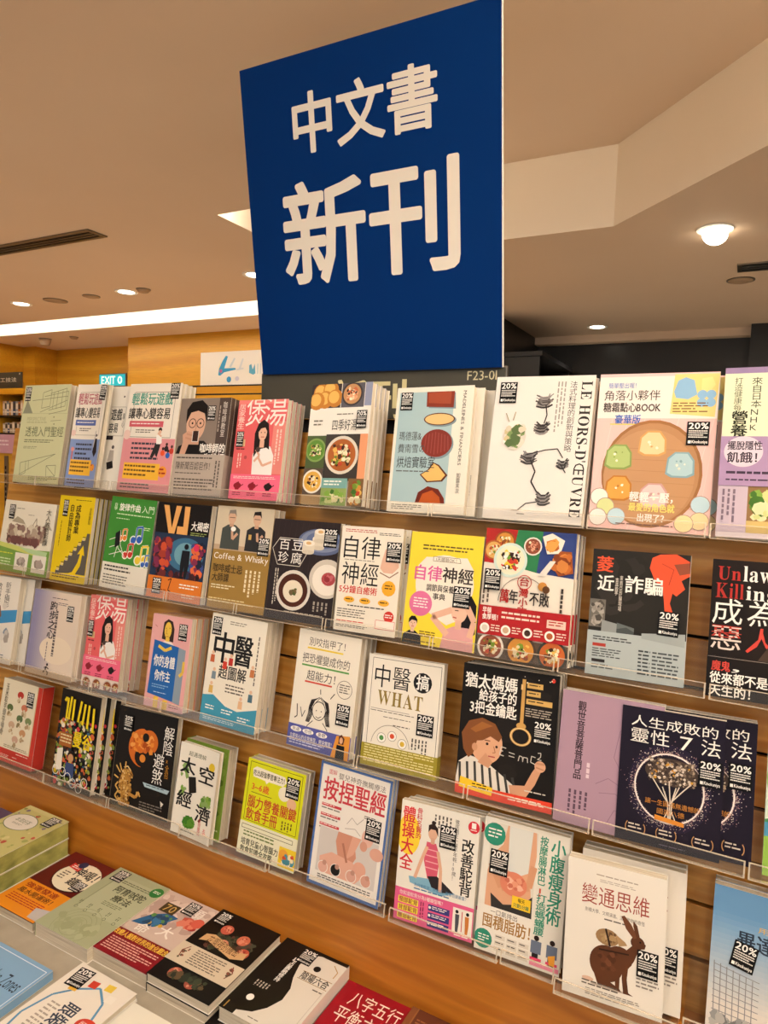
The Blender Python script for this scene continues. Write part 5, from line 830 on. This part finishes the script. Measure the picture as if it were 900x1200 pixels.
# black bookcase against the return wall
r = empty('black_bookcase', T(-1.55, 4.5, 0), 'black bookcase against the far side wall behind the blue sign', 'bookcase')
MB().box(0, 0, 0, .28, .03, EYE + .72, M_DARK).box(0, .8, 0, .28, .83, EYE + .72, M_DARK).box(0, .03, 0, .02, .8, EYE + .72, M_GAP).build('carcass', r); MB().box(0, -.02, EYE + .72, .3, .85, EYE + .75, M_DARK).build('top_panel', r)
for z in (.6, .3, 0): MB().box(.02, .03, EYE + z - .02, .27, .8, EYE + z, M_METAL).build('shelf', r)
# neighbouring stand at the frame edge
r = empty('side_stand', T(-2.62, 1.6, 0), 'orange wooden stand with slotted metal strip beyond the display end', 'display stand')
MB().box(0, 0, 0, .235, .04, EYE + .035, M_WALL).build('stand_panel', r)
b = MB().box(.15, -.006, .3, .168, 0, EYE - .04, M_METAL); [b.box(.155, -.0066, .32 + i * .02, .163, -.0058, .332 + i * .02, M_GAP) for i in range(58)]; b.build('slotted_strip', r)
A_PINK = Art(.24, .07); A_PINK.r(0, 0, 100, 100, '#d09aa8').l(30, 30, 80, 70, 2, '#f0d8dc')
def late_pink():
    tag(panel_art('pink_notice', A_PINK, T(-2.62, 1.588, EYE - .03) @ UPR, '#d09aa8', .002), 'pink notice sheet on the orange wooden stand', 'notice')

# ---------------------------------------------------------------- the slatted display and the table
D = .072; O4 = ROW[4]
def sp(x, v, n): return O4 + Vector((x, 0, 0)) + SV * v + SN * n
XL, XR = -1.87, 1.0
disp = empty('slatwall_display', T(0, 1.1, 0), 'sloping wooden slatwall display holding the face-out books', 'display rack')
MI = T(0, -1.1, 0)
def slab(b, x0, x1, v0, v1, n0, n1, M): return b.hexa([sp(x0, v0, n1), sp(x1, v0, n1), sp(x1, v0, n0), sp(x0, v0, n0), sp(x0, v1, n1), sp(x1, v1, n1), sp(x1, v1, n0), sp(x0, v1, n0)], M)
gr = [-.0153 + k * .08194 for k in range(0, 12)]
for k in range(11):
    b = MB(); slab(b, XL, XR, gr[k] + .0028, gr[k + 1] - .0028, -D - .016, -D, M_SLAT); b.build('wood_slat', disp, MI, bevel=.0012)
b = MB(); slab(b, XL, XR, -.02, gr[11] - .003, -D - .03, -D - .0165, M_GAP); b.build('backing_board', disp, MI)
b = MB(); slab(b, XL, XR, -.1525, -.012, -D - .02, -.010, M_BOARD); b.build('base_board', disp, MI, bevel=.002)
b = MB().hexa([(XL - .02, 1.115, .55), (XL, 1.115, .55), (XL, 1.5, .55), (XL - .02, 1.5, .55), sp(XL - .02, .88, -D), sp(XL, .88, -D), Vector((XL, 1.5, 1.61)), Vector((XL - .02, 1.5, 1.61))], M_SLAT); b.build('end_panel', disp, MI)
MB().box(XL, 1.44, .02, XR, 1.47, EYE + .04, M_DARK).build('rear_panel', disp, MI); MB().box(-1.12, 1.405, EYE - .4, -.43, 1.44, EYE + .092, M_GAP).build('sign_socket', disp, MI)
tb = empty('display_table', T(-.6, .6, 0), 'grey-topped display table under the stacked books', 'table')
TZ = EYE - .958
MB().box(-1.6, -.5, TZ - .04, 1.6, .430, TZ, M_TABLE).build('table_top', tb, bevel=.003); MB().box(-1.55, -.42, .08, 1.55, .42, TZ - .04, M_SLAT).build('table_body', tb); MB().box(-1.5, -.36, 0, 1.5, .38, .08, M_GAP).build('plinth', tb)
# acrylic trays
def tray(row, x0, x1, lip, label):
    P0 = ROW[row]; s3 = lambda x, v, n: P0 + Vector((x, 0, 0)) + SV * v + SN * n
    r = empty('acrylic_tray', T((x0 + x1) / 2, P0.y, P0.z), label, 'book tray', 'acrylic trays on the slatwall'); mi = r.matrix_world.inverted()
    def pc(nm, v0, v1, n0, n1, M, a=x0, c=x1):
        MB().hexa([s3(a, v0, n1), s3(c, v0, n1), s3(c, v0, n0), s3(a, v0, n0), s3(a, v1, n1), s3(c, v1, n1), s3(c, v1, n0), s3(a, v1, n0)], M).build(nm, r, mi)
    pc('base_plate', -.0035, -.0008, -D + .001, lip + .003, M_ACR); pc('front_lip', -.0008, .018, lip, lip + .003, M_ACR); pc('back_plate', -.0008, .075, -D + .0006, -D + .0030, M_ACR)
    pc('polished_edge', .018, .019, lip - .0002, lip + .0032, M_EDGE); pc('polished_edge', -.0045, -.0036, lip - .006, lip + .0032, M_EDGE); pc('polished_edge', -.0035, .018, lip + .0031, lip + .0036, M_EDGE, x0, x0 + .0022); pc('polished_edge', -.0035, .018, lip + .0031, lip + .0036, M_EDGE, x1 - .0022, x1)  # thin edge strips carry the painted highlight
TR = {1: [(-1.84, -1.645, .008, 'sage-green book'), (-1.64, -1.365, .012, 'blue puzzle-game book'), (-1.36, -1.165, .008, 'pink puzzle-game book'), (-1.16, -.86, .008, 'coffee and soup books'), (-.855, -.515, .008, 'four-seasons recipe book'), (-.51, -.235, .008, 'white ink-drawing book'), (-.23, -.052, .008, 'plain-biscuit baking book'), (-.047, .3, .01, 'purple-banded nutrition book')],
      2: [(-1.86, -1.64, .008, 'townscape sketching book'), (-1.635, -1.14, .008, 'yellow and green music books'), (-1.135, -.938, .008, 'gold coffee book and part of its neighbour'), (-.933, -.715, .008, 'dark tofu book'), (-.71, -.485, .008, 'white nerve-care book'), (-.48, -.26, .01, 'yellow nerve-care and street-food books'), (-.255, -.035, .01, 'black book with an orange map'), (-.03, .3, .01, 'black crime book')],
      3: [(-1.85, -1.60, .010, 'blue-banded beginner book'), (-1.59, -1.335, .012, 'lavender running book'), (-1.33, -1.107, .010, 'second soup book'), (-1.103, -.84, .012, 'pink body and blue medicine books'), (-.836, -.61, .010, 'line-drawn girl book'), (-.606, -.392, .010, 'olive-banded medicine book'), (-.387, -.182, .010, 'chalkboard boy and mauve books'), (-.178, .034, .010, 'dark glowing-tree books'), (.038, .3, .010, 'green-hills book')],
      4: [(-1.86, -1.452, .010, 'red mushroom book'), (-1.448, -1.228, .012, 'travel magazine'), (-1.225, -1.008, .010, 'black dragon book'), (-1.005, -.775, .016, 'green-leaf white book'), (-.771, -.515, .012, 'lime and blue-bordered books'), (-.505, -.306, .016, 'posture exercise book'), (-.302, -.215, .012, 'green-lettered slimming book'), (-.21, -.035, .034, 'cream rabbit book'), (-.03, .3, .010, 'sky-blue mathematics book')]}
for rw in TR:
    for x0, x1, lp, nm in TR[rw]: tray(rw, x0, x1, lp, f'clear acrylic tray under the {nm}')

# ---------------------------------------------------------------- the face-out books
Q = {}
def B(row, q, fn, name, label, short, t, n=1, bg='#eee', obi=None, st=None, curl=0, **k):
    q = list(q); CURL[0] = curl; a = fn(q[1], q[2]); oa = None; CURL[0] = 0
    if isinstance(a, tuple): a, oa = a
    BOOKS.append((row, q, a, name, label, short, t, n, bg, (oa,) + obi if oa and obi else None, st, k))
B(1, (-1.753, .184, .265, .002, .008, -.011), art_perspective, 'paperback_book', 'sage-green paperback with pencil perspective drawings on the top row', 'sage-green drawing book', .015, 3, '#cfd0a4', st=(3, 2, (.72, 1), 0))
B(1, (-1.534, .113, .262, .003, -.004, .03), lambda w_, h_: art_games(w_, h_, '#b5646e', '#8397c4', '#5a6aa8', 54), 'paperback_book', 'white and blue paperback with yellow box, bent outward on the top row', 'blue puzzle-game book', .012, 1, '#ece3d4', st=(78, 1, (.7, 1), -4), curl=.02)
B(1, (-1.49, .120, .262, -.018, .0, .0), art_plain, 'paperback_book', 'plain white-covered paperback between the blue and pink puzzle-game books', 'white puzzle-game book', .02, 2, '#e9e2d4')
B(1, (-1.35, .172, .261, .002, -.004, .009), lambda w_, h_: art_games(w_, h_, '#4a9a86', '#dc9296', '#cf5f6a', 51, 1), 'paperback_book', 'white and pink paperback with jumping figures and yellow box', 'pink puzzle-game book', .013, 3, '#ece3d4', st=(80, 0, (.9, 1), 0))
B(1, (-1.178, .15, .225, -.002, .011, -.008), art_barista, 'paperback_book', 'brown paperback showing a man in glasses sipping coffee', 'coffee man book', .014, 3, '#56483f', (58, 99.5, '#b3a598'), (58, 8, (.72, .9), 0), spine='R')
B(1, (-1.001, .134, .219, 0, .016, .007), lambda w_, h_: art_soup(w_, h_, 75), 'cookbook', 'coral-red soup cookbook with woman in white shirt, on the top row', 'top-row soup cookbook', .0135, 4, '#de6163', (75, 99.5, '#ec6a88'), (4, 32, (.62, .9), 0), back='#cfc6ba')
B(1, (-.807, .145, .25, 0, .027, .017), art_recipes, 'cookbook', 'cookbook with a collage of bowls and stews around a white title', 'stew collage cookbook', .0155, 4, '#ece6da', st=(80, 23, (.75, .95), 0))
B(1, (-.61, .159, .241, -.002, .018, .014), art_madeleine, 'cookbook', 'pale-blue cookbook with five cakes down its side', 'cake cookbook', .018, 3, '#e9e2d2', st=(6, 4, (.82, .92), 0), dx=.027)
B(1, (-.415, .175, .256, .001, -.008, .02), art_ink, 'cookbook', 'large white cookbook with ink flowers and sideways title', 'ink-flower cookbook', .02, 2, '#e9e3da', st=(5, 4, (1.0, 1.0), 0))
B(1, (-.231, .182, .259, -.004, .005, -.012), art_cookies, 'cookbook', 'pink baking book with iced biscuits on a wooden plate', 'iced biscuit book', .02, 2, '#eabfb8', st=(77, 31, (1.05, 1.0), 0), dx=.011)
B(1, (-.039, .155, .262, .004, .015, 0), art_nutrition, 'paperback_book', 'pale-green nutrition paperback with a wide mauve belly band', 'mauve-banded nutrition book', .018, 2, '#dfe3c2', (41, 70, '#a58aae'))
B(2, (-1.772, .21, .189, 0, -.007, 0), art_sketch, 'sketching_book', 'cream and green sketching book with a pencil townscape', 'townscape sketching book', .016, 2, '#e8e0cc', st=(12, 6, (.7, 1), 0))
B(2, (-1.549, .132, .215, .001, .004, .008), art_career, 'paperback_book', 'bright yellow paperback with grey staircase and rising arrow', 'yellow staircase book', .0115, 4, '#e2c41c', st=(13, 5, (.6, 1.1), 0), back='#4a4640')
B(2, (-1.367, .150, .221, 0, -.022, -.010), art_music, 'paperback_book', 'green music paperback with colourful notes', 'green music book', .015, 3, '#3d8733')
B(2, (-1.203, .162, .22, .003, 0, -.005), art_vj, 'paperback_book', 'black paperback with silhouette at a concert and orange band', 'concert silhouette book', .016, 2, '#15100f', (77, 99.6, '#d8782a'), (10, 79, (.85, .95), 0), back='#e6dfd2')
B(2, (-1.027, .155, .223, -.003, .008, -.004), art_whisky, 'hardback_book', 'gold hardback with two men drinking coffee and whisky', 'gold whisky book', .018, 2, '#99783a', edge=1, st=(78, 28, (.95, 1.0), 0))
B(2, (-.87, .163, .206, -.004, .010, -.006), art_tofu, 'cookbook', 'dark brown cookbook with white tofu dishes', 'dark tofu cookbook', .016, 2, '#2b2223', st=(78, 6, (1.0, 1.0), 0))
B(2, (-.696, .135, .204, .002, .024, -.001), art_nerve, 'paperback_book', 'cream paperback with large black title and red subtitle', 'cream nerve book', .0165, 3, '#ebe2d1', st=(76, 13, (1.0, 1.0), 0), dx=.012)
B(2, (-.546, .143, .205, .003, .009, .012), art_nervecare, 'paperback_book', 'yellow paperback with woman holding her head', 'yellow nerve book', .016, 2, '#efd63e', st=(66, 45, (1.05, 1.0), 0))
B(2, (-.399, .158, .223, .004, .015, .010), art_taiwan, 'cookbook', 'street-food cookbook with dishes on red, green and blue cloth', 'street-food cookbook', .02, 3, '#eae0d0', (60.5, 83, '#a82226'), (3, 32, (.95, .95), 0))
B(2, (-.213, .147, .204, -.001, .02, -.014), art_scam, 'paperback_book', 'black paperback with orange map and grey band, standing alone', 'orange map book', .014, 1, '#26231f', (65, 99.6, '#a9b3b3'), (71, 44, (1.0, 1.0), -2))
B(2, (-.035, .155, .205, .004, .019, 0), art_unlawful, 'paperback_book', 'black paperback with hooded figure and red and white title', 'hooded figure book', .02, 2, '#1d1613', (70.5, 99.6, '#1a1412'))
B(3, (-1.807, .155, .224, .002, .017, .005), art_newcomer, 'paperback_book', 'white paperback with slanting blue band at the frame edge', 'blue-banded book', .018, 2, '#e8e1d4', dx=.03)
B(3, (-1.587, .176, .21, .006, .014, -.001), art_running, 'paperback_book', 'lavender and cream paperback with small runner silhouette', 'lavender running book', .015, 2, '#dac9b8', st=(75, 14, (.75, 1.0), 0))
B(3, (-1.392, .126, .219, -.008, .028, -.003), lambda w_, h_: art_soup(w_, h_, 66), 'cookbook', 'coral-red soup cookbook on the third row beside the running book', 'third-row soup cookbook', .0145, 4, '#de6163', (66, 87.5, '#ec6a88'), (3, 28, (.6, 1.0), 0), back='#cfc6ba')
B(3, (-1.165, .119, .205, .006, .024, .018), art_body, 'paperback_book', 'pink paperback with yellow figure holding a blue board', 'pink body book', .0165, 4, '#e2a8a6', st=(70, 7, (.8, .95), 0), back='#d8a06a')
B(3, (-.999, .147, .229, .006, -.008, -.002), art_tcm, 'paperback_book', 'cream and blue medicine paperback with tiny cartoon people', 'cream and blue medicine book', .0175, 3, '#ebe3d2', st=(3, 3, (.8, 1.0), 0), back='#cdbfae')
B(3, (-.773, .145, .23, .001, 0, .018), art_nails, 'paperback_book', 'cream paperback with line-drawn girl and violet band', 'line-drawn girl book', .018, 3, '#ece4d4', (81, 99.6, '#565aa0'), (74, 56, (.95, 1.05), 0))
B(3, (-.607, .153, .206, -.004, .026, -.020), art_what, 'paperback_book', 'white paperback with olive band and small medicine icons', 'olive-banded medicine book', .017, 1, '#e9e2d4', (80, 99.6, '#9c8e2e'), (71, 46, (1.05, 1.0), 0), spine='R', spc='#d8d0c0')
B(3, (-.413, .168, .222, .002, .030, -.020), art_mother, 'paperback_book', 'black chalkboard paperback with boy writing and a golden key', 'chalkboard boy book', .018, 3, '#16120f', st=(77, 35, (1.0, 1.0), 0))
B(3, (-.242, .155, .209, .003, .009, 0), art_sutra, 'paperback_book', 'mauve paperback with faint line drawing and vertical title', 'mauve sutra book', .013, 2, '#a88a9c')
B(3, (-.145, .146, .203, .005, .022, -.010), art_spirit, 'paperback_book', 'dark purple paperback with glowing ring around a tree, front one', 'front glowing-tree book', .014, 1, '#1b1524', st=(77, 30, (1.0, 1.0), 0))
B(3, (-.110, .152, .205, -.013, .022, -.014), art_spirit, 'paperback_book', 'dark purple glowing-ring paperback half hidden behind its twin', 'rear glowing-tree book', .016, 2, '#1b1524', st=(77, 30, (1.0, 1.0), 0))
B(3, (.056, .155, .195, -.010, .02, 0), art_hills, 'picture_book', 'picture book with green hills and flowers at the frame edge', 'green-hills picture book', .012, 1, '#cfe0cc')
B(4, (-1.675, .151, .206, -.002, -.012, -.020), art_mushroom, 'paperback_book', 'thick red-spined paperback with mushrooms on cream', 'red mushroom book', .034, 1, '#c23a30', st=(66, 9, (.8, 1.0), 0), spine='R')
B(4, (-1.433, .139, .226, .006, .011, .007), art_bangkok, 'travel_magazine', 'crowded yellow and black travel magazine with ring charms', 'travel magazine', .015, 3, '#1b1714', dx=.026)
B(4, (-1.238, .175, .222, -.002, .021, -.030), art_dragon, 'paperback_book', 'black paperback with fiery yin-yang and golden dragon', 'black dragon book', .014, 1, '#171210', st=(11, 8, (.85, .95), 0))
B(4, (-1.035, .112, .188, .008, .0, .05), art_space, 'paperback_book', 'white paperback with huge black characters and green leaves', 'green-leaf white book', .009, 1, '#ece5d6', curl=.012)
B(4, (-1.040, .120, .19, -.012, .004, .01), art_leaf, 'paperback_book', 'leaf-green paperback behind the white book with green leaves', 'leaf-green book', .028, 1, '#7d9a3c')
B(4, (-.866, .141, .189, -.002, -.020, -.016), art_brain, 'paperback_book', 'lime-yellow paperback with red title and white lower panel', 'lime-yellow food book', .016, 2, '#d6d81c', st=(70, 7, (1.0, 1.05), 0))
B(4, (-.688, .154, .227, .006, -.016, -.005), art_baby, 'paperback_book', 'blue-bordered paperback with baby photos', 'blue-bordered baby book', .012, 2, '#4a6ba6', st=(72, 34, (1.0, 1.0), 0), back='#8fa0c4')
B(4, (-.500, .145, .204, .010, .030, -.040), art_hunch, 'paperback_book', 'white and pink paperback with woman stretching on a mat', 'stretching woman book', .012, 3, '#e9e4d8', st=(52, 13, (.95, 1.0), 0), dx=.010)
B(4, (-.351, .141, .215, .004, .006, -.035), art_belly, 'paperback_book', 'white paperback with bare waist photo and green title', 'green-titled slimming book', .014, 2, '#e7e1d4', st=(10, 23, (1.0, 1.05), 0))
B(4, (-.199, .143, .199, .026, .040, -.030), art_rabbit, 'paperback_book', 'cream paperback with brown rabbit, front copy', 'front rabbit book', .022, 1, '#e8e1d5', st=(74, 54, (.95, 1.0), 0))
B(4, (-.186, .152, .206, -.006, .028, -.020), art_rabbit, 'paperback_book', 'cream rabbit paperback mostly hidden behind its front copy', 'rear rabbit book', .018, 2, '#e8e1d5', st=(76, 54, (.95, 1.0), 0))
B(4, (-.001, .155, .206, -.018, .005, 0), art_pythagoras, 'paperback_book', 'sky-blue paperback with sketched tower', 'sky-blue tower book', .018, 2, '#8fb0cc', st=(16, 33, (1.0, 1.0), -10))
# ---------------------------------------------------------------- the books lying on the table
LIE = []
def Lb(q, fn, name, label, short, t, n=1, bg='#eee', obi=None, st=None, **k):
    x, y, z, w_, h_, ro = q; a = fn(w_, h_); oa = None
    if isinstance(a, tuple): a, oa = a
    LIE.append((q, a, name, label, short, t, n, bg, (oa,) + obi if oa and obi else None, st, k))
Lb((-1.492, .812, -.875, .143, .213, 0), art_tea, 'tea_box', 'flowery green boxed book on top of its twin', 'flowery green box', .040, 2, '#a9a85e', boxed=M_BOX, st=(68, 3, (1.0, 1.0), 0))
Lb((-1.64, .815, -.905, .13, .2, 0), lambda w_, h_: blank(w_, h_, '#5a4a62').b(10, 10, 90, 90, ['#6a5a78', '#8a7a92', '#4a3c52'], 20, 9, 3), 'hardback_book', 'purple book beside the flowery green boxes', 'purple book', .05, 1, '#5a4a62')
Lb((-1.321, .817, -.938, .138, .205, .0), art_hit, 'paperback_book', 'dark red paperback with cream oval and orange band', 'dark red oval book', .019, 1, '#2c0d0b', (57, 99.6, '#dd8a1e'), (74, 34, (.9, .8), 0), edge=1)
Lb((-1.173, .815, -.928, .151, .208, .003), art_ayur, 'paperback_book', 'sage-grey thick paperback lying beside the parrot book', 'sage-grey book', .0295, 1, '#a3a886', st=(8, 3, (1.0, .95), 0))
Lb((-1.028, .828, -.932, .146, .198, .006), art_parrot, 'paperback_book', 'paperback with colourful parrot and dark red band', 'parrot book', .026, 1, '#cbb6aa', (67, 99.6, '#7c1620'), (50, 4, (.95, .95), 0))
Lb((-.880, .826, -.922, .145, .200, -.001), art_floral, 'hardback_book', 'black floral hardback with cream band, on top of its twin', 'black floral hardback', .0172, 2, '#14110f', (54, 79, '#cfc0a8'), (6, 4, (.9, .9), 0), spc='#14110f', edge=1)
Lb((-.722, .834, -.922, .140, .192, -.012), art_yinyang, 'paperback_book', 'black and white paperback with curved halves, lying on a black book', 'black and white curved book', .0255, 1, '#16120f', st=(34, 3, (1.0, .95), 0), spine='R', spc='#ddd6ca')
Lb((-.737, .818, -.949, .142, .196, -.01), lambda w_, h_: blank(w_, h_, '#16120f'), 'paperback_book', 'black paperback under the black and white curved book', 'black book underneath', .008, 1, '#16120f')
Lb((-.578, .812, -.944, .131, .207, -.01), art_eight, 'paperback_book', 'red paperback with white brush lettering beside the curved book', 'red lettered book', .013, 1, '#8e1420')
Lb((-.452, .812, -.940, .13, .208, -.02), art_brown, 'paperback_book', 'brown paperback nearest the base board corner', 'brown book', .017, 1, '#5a3020', st=(34, 14, (1.0, .9), 0))
Lb((-1.187, .549, -.940, .148, .208, .016), art_zones, 'paperback_book', 'sky-blue paperback with white border lying on the table', 'sky-blue bordered book', .017, 1, '#7fa6c8', spine='R')
Lb((-1.375, .565, -.926, .145, .205, .01), art_slip, 'paperback_book', 'white paperback on a short stack behind the sky-blue bordered book', 'white slip book', .014, 2, '#e2dbcc', st=(58, 6, (.9, .9), 0))
Lb((-1.013, .589, -.936, .141, .208, -.013), art_mind, 'paperback_book', 'white paperback with a curving blue mind map', 'mind map book', .0105, 2, '#e4ddd0', st=(10, 4, (1.1, 1.1), 6))
Lb((-.862, .575, -.940, .13, .208, .004), art_green, 'paperback_book', 'white paperback with green leaf prints beside the mind map book', 'leaf print book', .016, 1, '#e4dfcf')
make_glyphs()
for row, q, a, name, label, short, t, n, bg, obi, st, k in BOOKS: put_book(name, a, stand(row, q), t, label, short, bg, n, obi=obi, st=st, **k)
for q, a, name, label, short, t, n, bg, obi, st, k in LIE: put_book(name, a, lie(q[0], q[1], q[2], q[5]), t, label, short, bg, n, obi=obi, st=st, **k)
late_signs(); late_shelf(); late_pink()
